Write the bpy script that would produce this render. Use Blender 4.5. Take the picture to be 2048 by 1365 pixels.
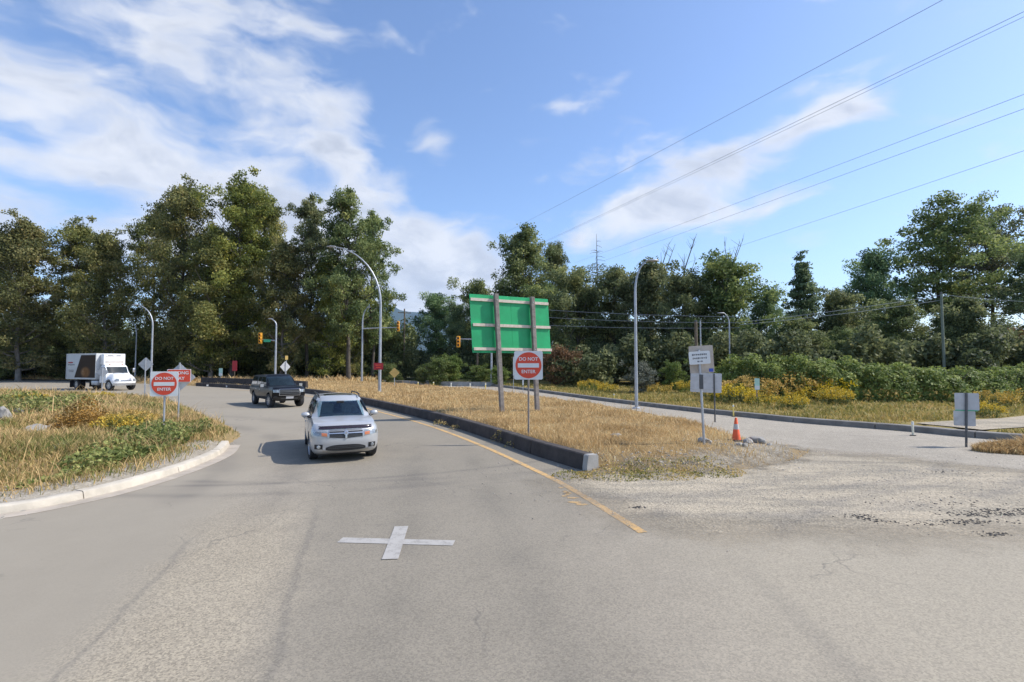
import bpy, bmesh, math, random
import numpy as np
from mathutils import Vector, Matrix

for o in list(bpy.data.objects):
    bpy.data.objects.remove(o, do_unlink=True)
SC = bpy.context.scene
COL = SC.collection
R = math.radians
rng = np.random.default_rng(11)
random.seed(7)

# ------------------------------------------------------------------ camera
F = 1024.0            # focal length in photo pixels (2048 wide): 90 degree lens
CAM_H = 2.5
PITCH = math.atan(47.5 / F)
cam_d = bpy.data.cameras.new('camera'); cam = bpy.data.objects.new('camera', cam_d); COL.objects.link(cam)
cam.location = (0, 0, CAM_H); cam.rotation_euler = (R(90) + PITCH, 0, 0)
cam_d.sensor_width = 36.0; cam_d.lens = 18.0; cam_d.clip_start = 0.05; cam_d.clip_end = 40000
SC.camera = cam
SC.render.resolution_x, SC.render.resolution_y = 1024, 682

# ------------------------------------------------------------------ light
SUN_AZ = R(86.0)      # clockwise from +Y: the sun stands to the right
SUN_EL = R(45.0)
sd = Vector((math.sin(SUN_AZ) * math.cos(SUN_EL), math.cos(SUN_AZ) * math.cos(SUN_EL), math.sin(SUN_EL)))
sun_d = bpy.data.lights.new('sun', 'SUN'); sun = bpy.data.objects.new('sun', sun_d); COL.objects.link(sun)
sun_d.energy = 4.1; sun_d.angle = R(0.53); sun_d.color = (1.0, 0.95, 0.87)
sun.rotation_euler = (-sd).to_track_quat('-Z', 'Y').to_euler()
SC.view_settings.view_transform = 'Standard'; SC.view_settings.look = 'None'
SC.view_settings.gamma = 1.0; SC.view_settings.use_curve_mapping = False
SC.view_settings.exposure = 0.40
SC.cycles.max_bounces = 6; SC.cycles.diffuse_bounces = 3; SC.cycles.glossy_bounces = 3
SC.cycles.transmission_bounces = 4; SC.cycles.transparent_max_bounces = 6; SC.cycles.volume_bounces = 1
SC.cycles.use_denoising = True


class NT:
    """small helper for node trees"""
    def __init__(s, tree):
        s.t = tree
        for n in list(tree.nodes):
            tree.nodes.remove(n)
    def n(s, kind, ins=None, **kw):
        nd = s.t.nodes.new(kind)
        for k, v in kw.items():
            setattr(nd, k, v)
        for k, v in (ins or {}).items():
            s.set(nd.inputs[k], v)
        return nd
    def set(s, sock, v):
        if isinstance(v, bpy.types.NodeSocket):
            s.t.links.new(v, sock)
        else:
            if hasattr(sock.default_value, '__len__') and isinstance(v, (int, float)):
                v = [v] * len(sock.default_value)
            if sock.type == 'RGBA' and len(v) == 3:
                v = (*v, 1)
            sock.default_value = v
    def m(s, op, a, b=0.0, c=0.0, clamp=False):
        nd = s.t.nodes.new('ShaderNodeMath'); nd.operation = op; nd.use_clamp = clamp
        for i, v in enumerate((a, b, c)):
            s.set(nd.inputs[i], v)
        return nd.outputs[0]
    def mix(s, f, a, b, blend='MIX'):
        nd = s.t.nodes.new('ShaderNodeMix'); nd.data_type = 'RGBA'; nd.blend_type = blend
        s.set(nd.inputs[0], f); s.set(nd.inputs[6], a); s.set(nd.inputs[7], b)
        return nd.outputs[2]
    def noise(s, vec, scale, detail=4, rough=0.55, dist=0.0):
        nd = s.n('ShaderNodeTexNoise', {'Scale': scale, 'Detail': detail, 'Roughness': rough, 'Distortion': dist})
        if vec is not None:
            s.set(nd.inputs['Vector'], vec)
        return nd.outputs['Fac']
    def ramp(s, f, stops):
        nd = s.t.nodes.new('ShaderNodeValToRGB'); cr = nd.color_ramp
        while len(cr.elements) < len(stops):
            cr.elements.new(0.5)
        for e, (p, c) in zip(cr.elements, stops):
            e.position = p; e.color = (*c, 1) if len(c) == 3 else c
        s.set(nd.inputs[0], f)
        return nd.outputs[0]
    def ss(s, x, lo, hi):
        nd = s.t.nodes.new('ShaderNodeMapRange'); nd.interpolation_type = 'SMOOTHSTEP'; nd.clamp = True
        s.set(nd.inputs[0], x); s.set(nd.inputs[1], lo); s.set(nd.inputs[2], hi); s.set(nd.inputs[3], 0.0); s.set(nd.inputs[4], 1.0)
        return nd.outputs[0]


# ------------------------------------------------------------------ sky with clouds
wd = bpy.data.worlds.new('World'); SC.world = wd; wd.use_nodes = True
t = NT(wd.node_tree)
sky = t.n('ShaderNodeTexSky', sky_type='NISHITA', sun_disc=False)
sky.sun_elevation = SUN_EL; sky.sun_rotation = SUN_AZ
sky.altitude = 50; sky.air_density = 1.0; sky.dust_density = 1.0; sky.ozone_density = 2.6
tc = t.n('ShaderNodeTexCoord')
sep = t.n('ShaderNodeSeparateXYZ', {0: tc.outputs['Generated']})
X, Y, Z = sep.outputs
az = t.m('MULTIPLY', t.m('ARCTAN2', X, Y), 57.2958)        # degrees, + to the right
el = t.m('MULTIPLY', t.m('ARCSINE', Z), 57.2958)
# cloud coordinates: a flat cloud layer seen in perspective
zz = t.m('ADD', t.m('MAXIMUM', Z, 0.0), 0.16)
cl = t.n('ShaderNodeCombineXYZ', {0: t.m('DIVIDE', X, zz), 1: t.m('DIVIDE', Y, zz), 2: 0.0}).outputs[0]
ang = t.n('ShaderNodeCombineXYZ', {0: t.m('MULTIPLY', az, 0.05), 1: t.m('MULTIPLY', el, 0.085), 2: 0.3}).outputs[0]
warp = t.n('ShaderNodeTexNoise', {'Vector': ang, 'Scale': 1.6, 'Detail': 3}).outputs['Color']
wv = t.n('ShaderNodeVectorMath', {0: warp, 1: (0.5, 0.5, 0.5)}, operation='SUBTRACT').outputs[0]
wv = t.n('ShaderNodeVectorMath', {0: wv, 3: 0.55}, operation='SCALE').outputs[0]
angw = t.n('ShaderNodeVectorMath', {0: ang, 1: wv}, operation='ADD').outputs[0]
# streak direction: down to the right
mp = t.n('ShaderNodeMapping', {'Vector': angw, 'Rotation': (0, 0, R(20)), 'Scale': (1.0, 1.75, 1.0)}).outputs[0]
n1 = t.noise(mp, 1.9, 6, 0.47)
n2 = t.noise(angw, 3.4, 5, 0.55)
nbase = t.m('ADD', t.m('MULTIPLY', n1, 0.68), t.m('MULTIPLY', n2, 0.32))
# where the clouds of this sky stand: (azimuth, elevation, half width, half height, tilt, weight)
CLOUDS = [(-44, 24, 12, 8, -18, .30), (-34, 30, 14, 7, -28, .20), (-47, 12, 20, 4.5, -4, .34), (-27, 14.5, 8, 3.6, -22, .30),
          (-23, 25, 5, 9, 32, .27), (-18, 22, 2.8, 6, 22, .30), (-22, 14, 4.0, 3.2, -30, .20), (-33, 17, 9, 2.5, -15, .20),
          (-8.6, 10.2, 6.4, 4.3, -6, .75), (-14.5, 10.0, 5.0, 4.8, 0, .60), (-4, 9.0, 3.5, 2.6, -10, .35), (-9, 24, 2.0, 3.0, 25, .26), (-11, 15.6, 2.4, 1.3, 0, .15),
          (6.5, 27.4, 4.2, .9, 6, .26), (12.5, 29.5, 3.0, .9, 32, .22),
          (13, 16.6, 8.0, 2.8, 6, .38), (23, 20.3, 10.0, 2.9, 17, .38), (33, 23.2, 6.0, 1.3, 9, .32), (20, 15.0, 14, 2.4, 6, .24),
          (34.5, 33.5, 3.6, 1.5, 12, .28), (39.5, 30.5, 4.2, 1.6, 16, .23), (43, 30, 6, 4, 0, .10),
          (-60, 20, 16, 9, -10, .2), (62, 22, 14, 6, 8, .17)]
bias = None
for a0, e0, sa, se, rot, w in CLOUDS:
    da = t.m('SUBTRACT', az, a0); de = t.m('SUBTRACT', el, e0)
    c, s_ = math.cos(R(rot)), math.sin(R(rot))
    u = t.m('MULTIPLY_ADD', da, c / sa, t.m('MULTIPLY', de, s_ / sa))
    v = t.m('MULTIPLY_ADD', de, c / se, t.m('MULTIPLY', da, -s_ / se))
    r2 = t.m('MULTIPLY_ADD', u, u, t.m('MULTIPLY', v, v))
    g = t.m('MULTIPLY', t.m('EXPONENT', t.m('MULTIPLY', r2, -0.8)), w)
    bias = g if bias is None else t.m('ADD', bias, g)
bias = t.m('MINIMUM', t.m('MULTIPLY', bias, 1.2), 0.80)
far = t.m('MULTIPLY', t.ss(t.m('ABSOLUTE', az), 62.0, 90.0), 0.13)      # scattered cloud goes on all round
nbase = t.m('MULTIPLY_ADD', nbase, 2.1, -0.80)
dens = t.m('ADD', nbase, t.m('ADD', bias, far))
cov = t.ss(dens, 0.38, 0.92)
cov = t.m('MULTIPLY', cov, t.ss(el, -1.0, 1.0))
shade = t.ss(t.noise(angw, 2.4, 5, 0.6), 0.30, 0.70)
thick = t.ss(dens, 0.75, 1.1)
ccol = t.mix(shade, (3.75, 4.0, 4.55), (4.75, 4.85, 5.1))
ccol = t.mix(t.m('MULTIPLY', thick, t.m('SUBTRACT', 1.0, shade)), ccol, (3.0, 3.2, 3.65))
skyc = t.mix(1.0, sky.outputs[0], (1.00, 1.04, 1.14), 'MULTIPLY')
colr = t.mix(t.m('MULTIPLY', cov, 0.92), skyc, ccol)
bg = t.n('ShaderNodeBackground', {'Color': colr, 'Strength': 0.15})
out = t.n('ShaderNodeOutputWorld', {'Surface': bg.outputs[0]})


# ------------------------------------------------------------------ surveying helpers
def at(px, py, d):
    """the point at depth d (metres along +Y) that was sighted at photo column px, row py"""
    c, s = math.cos(PITCH), math.sin(PITCH)
    u = (682.5 - py) / F
    v = Vector(((px - 1024) / F, c - s * u, s + c * u))
    return Vector((0, 0, CAM_H)) + v * (d / v.y)
def gp(px, py, z=0.0):
    """the ground point at height z that was sighted at photo column px, row py"""
    c, s = math.cos(PITCH), math.sin(PITCH)
    u = (682.5 - py) / F
    v = Vector(((px - 1024) / F, c - s * u, s + c * u))
    p = Vector((0, 0, CAM_H)) + v * ((z - CAM_H) / v.z)
    p.z = z
    return p


# ------------------------------------------------------------------ objects
def tag(o, label=None, cat=None, group=None, kind=None):
    if label: o['label'] = label
    if cat: o['category'] = cat
    if group: o['group'] = group
    if kind: o['kind'] = kind
    return o
def empty(name, loc=(0, 0, 0), rz=0.0, label=None, cat=None, group=None):
    o = bpy.data.objects.new(name, None); COL.objects.link(o)
    o.location = loc; o.rotation_euler = (0, 0, rz); o.empty_display_size = 0.2
    return tag(o, label, cat, group)
def link(name, me, mat=None, parent=None):
    o = bpy.data.objects.new(name, me); COL.objects.link(o)
    if mat is not None and not me.materials:
        me.materials.append(mat)
    if parent is not None:
        o.parent = parent
    return o
def copy_tree(o, parent=None):
    c = o.copy(); COL.objects.link(c)
    c.parent = parent
    for ch in o.children:
        copy_tree(ch, c)
    return c


class MB:
    """collects simple shapes and links them as one mesh"""
    def __init__(s):
        s.v = []; s.f = []
    def add(s, vs, fs):
        b = len(s.v); s.v += [tuple(p) for p in vs]; s.f += [tuple(b + i for i in f) for f in fs]
        return s
    def box(s, c, size, rot=None, bev=0.0):
        hx, hy, hz = [d / 2 for d in size]
        if bev <= 0:
            vs = [(x, y, z) for z in (-hz, hz) for x, y in ((-hx, -hy), (hx, -hy), (hx, hy), (-hx, hy))]
            fs = [(3, 2, 1, 0), (4, 5, 6, 7), (0, 1, 5, 4), (1, 2, 6, 5), (2, 3, 7, 6), (3, 0, 4, 7)]
        else:
            bm = bmesh.new(); bmesh.ops.create_cube(bm, size=1.0)
            for v in bm.verts: v.co = Vector((v.co.x * size[0], v.co.y * size[1], v.co.z * size[2]))
            bmesh.ops.bevel(bm, geom=list(bm.edges), offset=bev, segments=2, affect='EDGES', profile=0.5)
            bm.verts.index_update()
            vs = [tuple(v.co) for v in bm.verts]; fs = [tuple(v.index for v in f.verts) for f in bm.faces]; bm.free()
        M = (rot if rot is not None else Matrix.Identity(3))
        return s.add([M @ Vector(p) + Vector(c) for p in vs], fs)
    def tube(s, pts, rad, n=8, caps=True):
        pts = [Vector(p) for p in pts]
        if not hasattr(rad, '__len__'): rad = [rad] * len(pts)
        b = len(s.v); prev = None
        for i, p in enumerate(pts):
            d = (pts[min(i + 1, len(pts) - 1)] - pts[max(i - 1, 0)])
            d = d.normalized() if d.length > 1e-9 else Vector((0, 0, 1))
            if prev is None:
                a = d.orthogonal().normalized()
            else:
                a = prev - d * prev.dot(d); a = a.normalized() if a.length > 1e-6 else d.orthogonal().normalized()
            prev = a; bb = d.cross(a)
            for k in range(n):
                th = 2 * math.pi * k / n
                s.v.append(tuple(p + (a * math.cos(th) + bb * math.sin(th)) * rad[i]))
        for i in range(len(pts) - 1):
            for k in range(n):
                k2 = (k + 1) % n
                s.f.append((b + i * n + k, b + i * n + k2, b + (i + 1) * n + k2, b + (i + 1) * n + k))
        if caps:
            s.f.append(tuple(b + k for k in reversed(range(n))))
            s.f.append(tuple(b + (len(pts) - 1) * n + k for k in range(n)))
        return s
    def lathe(s, prof, n=16, c=(0, 0, 0), axis='z', closed=False):
        b = len(s.v); m = len(prof)
        for k in range(n):
            th = 2 * math.pi * k / n
            for r, h in prof:
                p = (r * math.cos(th), r * math.sin(th), h)
                if axis == 'y': p = (p[0], p[2], p[1])
                if axis == 'x': p = (p[2], p[0], p[1])
                s.v.append((p[0] + c[0], p[1] + c[1], p[2] + c[2]))
        for k in range(n):
            k2 = (k + 1) % n
            for j in range(m if closed else m - 1):
                j2 = (j + 1) % m
                s.f.append((b + k * m + j, b + k2 * m + j, b + k2 * m + j2, b + k * m + j2))
        return s
    def prism(s, poly, z0, z1, M=None):
        """poly: list of (x,y); extruded z0..z1, then transformed"""
        n = len(poly); b = len(s.v)
        vs = [Vector((x, y, z0)) for x, y in poly] + [Vector((x, y, z1)) for x, y in poly]
        if M is not None: vs = [M @ v for v in vs]
        s.v += [tuple(v) for v in vs]
        s.f.append(tuple(b + i for i in reversed(range(n)))); s.f.append(tuple(b + n + i for i in range(n)))
        for i in range(n):
            j = (i + 1) % n
            s.f.append((b + i, b + j, b + n + j, b + n + i))
        return s
    def mesh(s, name, smooth=None):
        me = bpy.data.meshes.new(name); me.from_pydata(s.v, [], s.f); me.validate()
        bm = bmesh.new(); bm.from_mesh(me); bmesh.ops.recalc_face_normals(bm, faces=bm.faces); bm.to_mesh(me); bm.free()
        if smooth is not None:
            for p in me.polygons: p.use_smooth = True
            me.set_sharp_from_angle(angle=R(smooth))
        return me
    def build(s, name, mat, parent=None, smooth=None):
        return link(name, s.mesh(name, smooth), mat, parent)


def np_mesh(name, verts, faces, tint=None):
    """fast mesh from arrays; faces (M,3) or (M,4); tint per face"""
    me = bpy.data.meshes.new(name)
    verts = np.ascontiguousarray(verts, dtype=np.float32); faces = np.ascontiguousarray(faces, dtype=np.int32)
    k = faces.shape[1]
    me.vertices.add(len(verts)); me.vertices.foreach_set('co', verts.ravel())
    me.loops.add(faces.size); me.loops.foreach_set('vertex_index', faces.ravel())
    me.polygons.add(len(faces)); me.polygons.foreach_set('loop_start', np.arange(0, faces.size, k, dtype=np.int32))
    me.update(calc_edges=True)
    if tint is not None:
        a = me.attributes.new('tint', 'FLOAT', 'FACE'); a.data.foreach_set('value', np.ascontiguousarray(tint, dtype=np.float32))
    return me


def leaves(name, c, size, tint, g, up=0.35, aspect=0.6, nrm=None):
    """diamond shaped leaf faces at points c"""
    n = len(c)
    nv = g.normal(size=(n, 3))
    if nrm is not None: nv = nv * 0.8 + nrm
    nv[:, 2] += up
    nv /= np.linalg.norm(nv, axis=1, keepdims=True) + 1e-9
    a = np.cross(nv, g.normal(size=(n, 3))); a /= np.linalg.norm(a, axis=1, keepdims=True) + 1e-9
    b = np.cross(nv, a)
    s = np.asarray(size).reshape(-1, 1) * np.ones((n, 1))
    V = np.stack([c + a * s, c + b * s * aspect, c - a * s, c - b * s * aspect], axis=1).reshape(-1, 3)
    Fc = np.arange(4 * n).reshape(-1, 4)
    return np_mesh(name, V, Fc, tint)


def blades(name, base, h, w, lean, tint, g):
    """grass blades: narrow triangles with a bent second piece"""
    n = len(base)
    th = g.uniform(0, 2 * math.pi, n); d = np.stack([np.cos(th), np.sin(th), np.zeros(n)], 1)
    ph = g.uniform(0, 2 * math.pi, n); l = np.stack([np.cos(ph), np.sin(ph), np.zeros(n)], 1) * (lean * g.uniform(0.2, 1, n))[:, None]
    h = h[:, None]; w = w[:, None]
    up = np.array([0, 0, 1.0])
    p0 = base - d * w; p1 = base + d * w
    p2 = base + l * h * 0.35 + up * h * 0.6 + d * w * 0.8; p3 = base + l * h * 0.35 + up * h * 0.6 - d * w * 0.8
    p4 = base + l * h + up * h * 0.97
    V = np.stack([p0, p1, p2, p3, p4], 1).reshape(-1, 3)
    i = np.arange(n) * 5
    Fc = np.concatenate([np.stack([i, i + 1, i + 2], 1), np.stack([i, i + 2, i + 3], 1), np.stack([i + 3, i + 2, i + 4], 1)])
    return np_mesh(name, V, Fc, np.concatenate([tint, tint, tint]))


_SDF = {}
def sdist(P, poly):
    """signed distance (inside positive) of points P (n,2) to a polygon; large sets read a cached raster"""
    P = np.asarray(P, float)
    if len(P) < 400:
        return sdist_exact(P, poly)
    key = (len(poly), tuple(poly[0]), tuple(poly[-1]))
    if key not in _SDF:
        A = np.asarray(poly, float); lo = A.min(0) - 1.5; hi = A.max(0) + 1.5; c = 0.3
        nx, ny = (np.ceil((hi - lo) / c).astype(int) + 1)
        gx, gy = np.meshgrid(lo[0] + np.arange(nx) * c, lo[1] + np.arange(ny) * c)
        _SDF[key] = (lo, c, sdist_exact(np.stack([gx.ravel(), gy.ravel()], 1), poly).reshape(ny, nx))
    lo, c, D = _SDF[key]; ny, nx = D.shape
    q = (P - lo) / c; out_ = (q[:, 0] < 0) | (q[:, 1] < 0) | (q[:, 0] > nx - 1) | (q[:, 1] > ny - 1)
    i = np.clip(q[:, 0].astype(int), 0, nx - 2); j = np.clip(q[:, 1].astype(int), 0, ny - 2)
    u = np.clip(q[:, 0] - i, 0, 1); v = np.clip(q[:, 1] - j, 0, 1)
    r = (D[j, i] * (1 - u) + D[j, i + 1] * u) * (1 - v) + (D[j + 1, i] * (1 - u) + D[j + 1, i + 1] * u) * v
    return np.where(out_, -5.0, r)
def sdist_exact(P, poly):
    P = np.asarray(P, float); A = np.asarray(poly, float); B = np.roll(A, -1, axis=0)
    best = np.full(len(P), 1e9); inside = np.zeros(len(P), bool)
    for a, b in zip(A, B):
        ab = b - a; tt = np.clip(((P - a) @ ab) / (ab @ ab + 1e-12), 0, 1)
        q = a + tt[:, None] * ab
        best = np.minimum(best, np.hypot(P[:, 0] - q[:, 0], P[:, 1] - q[:, 1]))
        cond = ((a[1] > P[:, 1]) != (b[1] > P[:, 1]))
        xi = (b[0] - a[0]) * (P[:, 1] - a[1]) / (b[1] - a[1] + 1e-12) + a[0]
        inside ^= cond & (P[:, 0] < xi)
    return np.where(inside, best, -best)


def vnoise(P, scale, seed=0):
    """cheap smooth value noise in 2D, 0..1"""
    P = np.asarray(P, float) * scale + seed * 17.31
    i = np.floor(P).astype(int); f = P - i; f = f * f * (3 - 2 * f)
    def h(ix, iy):
        v = np.sin(ix * 127.1 + iy * 311.7 + seed * 7.7) * 43758.5453
        return v - np.floor(v)
    a = h(i[:, 0], i[:, 1]); b = h(i[:, 0] + 1, i[:, 1]); c = h(i[:, 0], i[:, 1] + 1); d = h(i[:, 0] + 1, i[:, 1] + 1)
    return (a * (1 - f[:, 0]) + b * f[:, 0]) * (1 - f[:, 1]) + (c * (1 - f[:, 0]) + d * f[:, 0]) * f[:, 1]


# ------------------------------------------------------------------ materials
MATS = {}
def mat(name, color=(0.5, 0.5, 0.5), rough=0.6, metal=0.0, var=0.12, scale=6.0, bump=0.0, bscale=40.0, spec=0.5, coat=0.0, stain=None, coord='Object'):
    """principled material with noise variation, optional stain colour and fine relief"""
    m = bpy.data.materials.new(name); m.use_nodes = True; t = NT(m.node_tree)
    tc = t.n('ShaderNodeTexCoord').outputs[coord]
    c = color
    if var:
        f = t.noise(tc, scale, 5, 0.6)
        lo = tuple(v * (1 - var) for v in color); hi = tuple(min(1, v * (1 + var)) for v in color)
        c = t.ramp(f, [(0.3, lo), (0.7, hi)])
    if stain is not None:
        f2 = t.ss(t.noise(tc, scale * 0.6, 6, 0.65), 0.5, 0.72)
        c = t.mix(t.m('MULTIPLY', f2, 0.7), c, stain)
    p = t.n('ShaderNodeBsdfPrincipled', {'Base Color': c, 'Roughness': rough, 'Metallic': metal, 'Specular IOR Level': spec, 'Coat Weight': coat})
    if coat: p.inputs['Coat Roughness'].default_value = 0.05
    if bump:
        b = t.n('ShaderNodeBump', {'Height': t.noise(tc, bscale, 4, 0.6), 'Strength': bump, 'Distance': 0.02})
        t.set(p.inputs['Normal'], b.outputs[0])
    t.n('ShaderNodeOutputMaterial', {'Surface': p.outputs[0]})
    MATS[name] = m
    return m

def leafmat(name, stops, trans=0.35, patch=None, rough=0.6, objvar=0.12):
    """foliage: colour from the per-face tint, a little light through the leaf"""
    m = bpy.data.materials.new(name); m.use_nodes = True; t = NT(m.node_tree)
    a = t.n('ShaderNodeAttribute', attribute_name='tint').outputs['Fac']
    if patch:
        pos = t.n('ShaderNodeNewGeometry').outputs['Position']
        a = t.m('ADD', a, t.m('MULTIPLY', t.m('SUBTRACT', t.noise(pos, patch[0], 3), 0.5), patch[1]))
    c = t.ramp(a, stops)
    if objvar:
        rnd = t.n('ShaderNodeObjectInfo').outputs['Random']
        hs = t.n('ShaderNodeHueSaturation', {'Hue': t.m('MULTIPLY_ADD', rnd, 0.025, 0.492), 'Saturation': t.m('MULTIPLY_ADD', rnd, 0.2, 0.85), 'Value': t.m('MULTIPLY_ADD', rnd, objvar * 2, 1 - objvar), 'Color': c})
        c = hs.outputs[0]
    d = t.n('ShaderNodeBsdfPrincipled', {'Base Color': c, 'Roughness': rough, 'Specular IOR Level': 0.25})
    tr = t.n('ShaderNodeBsdfTranslucent', {'Color': c})
    mx = t.n('ShaderNodeMixShader', {0: trans, 1: d.outputs[0], 2: tr.outputs[0]})
    t.n('ShaderNodeOutputMaterial', {'Surface': mx.outputs[0]})
    m.use_backface_culling = False
    MATS[name] = m
    return m

mat('galv', (0.42, 0.44, 0.47), 0.45, 0.55, 0.15, 3.0)
mat('alu', (0.50, 0.51, 0.53), 0.45, 0.4, 0.10, 5.0, stain=(0.36, 0.36, 0.37))
mat('alu_tan', (0.50, 0.43, 0.36), 0.6, 0.0, 0.12, 4.0, stain=(0.36, 0.31, 0.26))
mat('darksteel', (0.10, 0.105, 0.11), 0.5, 0.3, 0.2, 8.0)
mat('timber', (0.235, 0.21, 0.19), 0.85, 0.0, 0.3, 5.0, bump=0.4, bscale=30, stain=(0.15, 0.12, 0.10))
mat('rail_wood', (0.62, 0.54, 0.45), 0.8, 0.0, 0.15, 8.0, bump=0.3, stain=(0.42, 0.35, 0.28))
mat('polewood', (0.17, 0.13, 0.09), 0.9, 0.0, 0.3, 3.0)
mat('polegreen', (0.18, 0.21, 0.17), 0.8, 0.0, 0.2, 2.0)
mat('signwhite', (0.74, 0.75, 0.74), 0.45, 0.0, 0.05, 6.0)
mat('signred', (0.72, 0.075, 0.035), 0.45, 0.0, 0.08, 5.0)
mat('signdarkred', (0.38, 0.02, 0.03), 0.5, 0.0, 0.1, 5.0)
mat('signgreen', (0.012, 0.36, 0.13), 0.5, 0.0, 0.16, 1.6, stain=(0.02, 0.30, 0.12))
mat('signyellow', (0.62, 0.42, 0.13), 0.5, 0.0, 0.1, 5.0)
mat('signteal', (0.45, 0.68, 0.58), 0.5, 0.0, 0.08, 5.0)
mat('streetgreen', (0.05, 0.42, 0.22), 0.5, 0.0, 0.08, 5.0)
mat('signblue', (0.05, 0.10, 0.45), 0.5, 0.0, 0.05)
mat('inkgrey', (0.20, 0.20, 0.21), 0.6, 0.0, 0.2, 20)
mat('signalyellow', (0.75, 0.36, 0.03), 0.5, 0.0, 0.08)
mat('lensdark', (0.03, 0.02, 0.02), 0.25, 0.0, 0.0)
mat('delin', (0.75, 0.58, 0.16), 0.55, 0.0, 0.1, 8)
mat('delinwhite', (0.72, 0.69, 0.55), 0.55, 0.0, 0.1, 8)
mat('coneorange', (0.85, 0.12, 0.03), 0.5, 0.0, 0.08, 8)
mat('coneband', (0.50, 0.48, 0.46), 0.5, 0.0, 0.15, 12)
mat('rubber', (0.022, 0.022, 0.024), 0.75, 0.0, 0.15, 10)
mat('rock', (0.34, 0.32, 0.29), 0.9, 0.0, 0.35, 5.0, bump=0.7, bscale=9, stain=(0.5, 0.48, 0.44))
mat('rockpale', (0.27, 0.255, 0.23), 0.9, 0.0, 0.3, 4.0, bump=0.7, bscale=7, stain=(0.13, 0.125, 0.115))
mat('kerb', (0.50, 0.45, 0.37), 0.85, 0.0, 0.18, 2.2, bump=0.3, bscale=50, stain=(0.36, 0.31, 0.25), coord='Object')
mat('gutter', (0.40, 0.345, 0.28), 0.85, 0.0, 0.2, 2.0, bump=0.2, bscale=50, stain=(0.30, 0.26, 0.21))
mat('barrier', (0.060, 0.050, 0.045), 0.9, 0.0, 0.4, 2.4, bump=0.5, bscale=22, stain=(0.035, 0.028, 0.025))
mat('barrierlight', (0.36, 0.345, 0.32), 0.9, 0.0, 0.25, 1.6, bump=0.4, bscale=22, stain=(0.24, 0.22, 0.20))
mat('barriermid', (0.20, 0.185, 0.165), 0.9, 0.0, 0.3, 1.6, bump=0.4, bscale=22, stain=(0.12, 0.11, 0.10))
mat('bark', (0.10, 0.085, 0.068), 0.95, 0.0, 0.35, 2.0)
mat('barkpale', (0.20, 0.18, 0.16), 0.95, 0.0, 0.35, 2.0)
mat('wire', (0.30, 0.33, 0.38), 0.5, 0.2, 0.0)
# ================================================================== the setting
def xy(pts):
    return [(p.x, p.y) for p in pts]
def smooth_line(pts, n=6):
    """Catmull-Rom through 2D points"""
    P = [Vector((p[0], p[1])) for p in pts]
    P = [P[0] * 2 - P[1]] + P + [P[-1] * 2 - P[-2]]
    out = []
    for i in range(1, len(P) - 2):
        for k in range(n):
            u = k / n
            a, b, c, d = P[i - 1], P[i], P[i + 1], P[i + 2]
            q = 0.5 * ((2 * b) + (c - a) * u + (2 * a - 5 * b + 4 * c - d) * u * u + (3 * b - a - 3 * c + d) * u ** 3)
            out.append((q.x, q.y))
    out.append((P[-2].x, P[-2].y))
    return out
def sheet(name, poly, z, m, label=None):
    from mathutils.geometry import tessellate_polygon
    vs = [Vector((x, y, z)) for x, y in poly]
    tris = tessellate_polygon([vs])
    me = bpy.data.meshes.new(name); me.from_pydata([tuple(v) for v in vs], [], [tuple(t_) for t_ in tris]); me.validate()
    bm = bmesh.new(); bm.from_mesh(me)
    for f in bm.faces:
        if f.normal.z < 0: f.normal_flip()
    bm.to_mesh(me); bm.free()
    return tag(link(name, me, m), label, kind='structure')

# ---- lines of the place, in metres on the ground
BAR = smooth_line([(1.66, 12.25), (0.55, 14.4), (-0.42, 16.6), (-2.45, 20.8), (-5.9, 26.9), (-11.3, 35.5), (-18.0, 45.0), (-28.0, 53.5), (-38.0, 61.0), (-49, 68), (-70, 79), (-88, 86)])   # road side foot of the median barrier
FARB = smooth_line([(40, 6.0), (24.0, 12.4), (16.75, 16.7), (14.75, 19.4), (12.45, 22.0), (11.2, 24.3), (9.8, 26.9), (8.2, 30.6), (6.1, 35.8), (3.4, 44), (-0.8, 56), (-6, 66), (-14, 76)])     # foot of the far kerb of the right road
MEDR = smooth_line([(8.6, 14.7), (8.1, 17.2), (7.4, 20.4), (6.2, 24.2), (4.4, 29.4), (2.2, 35), (-0.9, 42.5), (-6.0, 51), (-12.5, 60), (-20, 68)])   # right edge of the median
KERB = smooth_line([(-30, 1.0), (-18, 4.6), (-12.2, 6.9), (-8.9, 8.4), (-8.05, 9.4), (-7.72, 10.8), (-7.78, 12.7), (-8.1, 14.4), (-8.75, 16.0)])       # road side foot of the left kerb
ISL = smooth_line([(-8.9, 16.1), (-9.7, 18.4), (-11.6, 21.0), (-15.9, 26.2), (-20.8, 32.0), (-25.6, 36.6), (-31.2, 39.4), (-44, 44.4), (-70, 54)])

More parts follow.
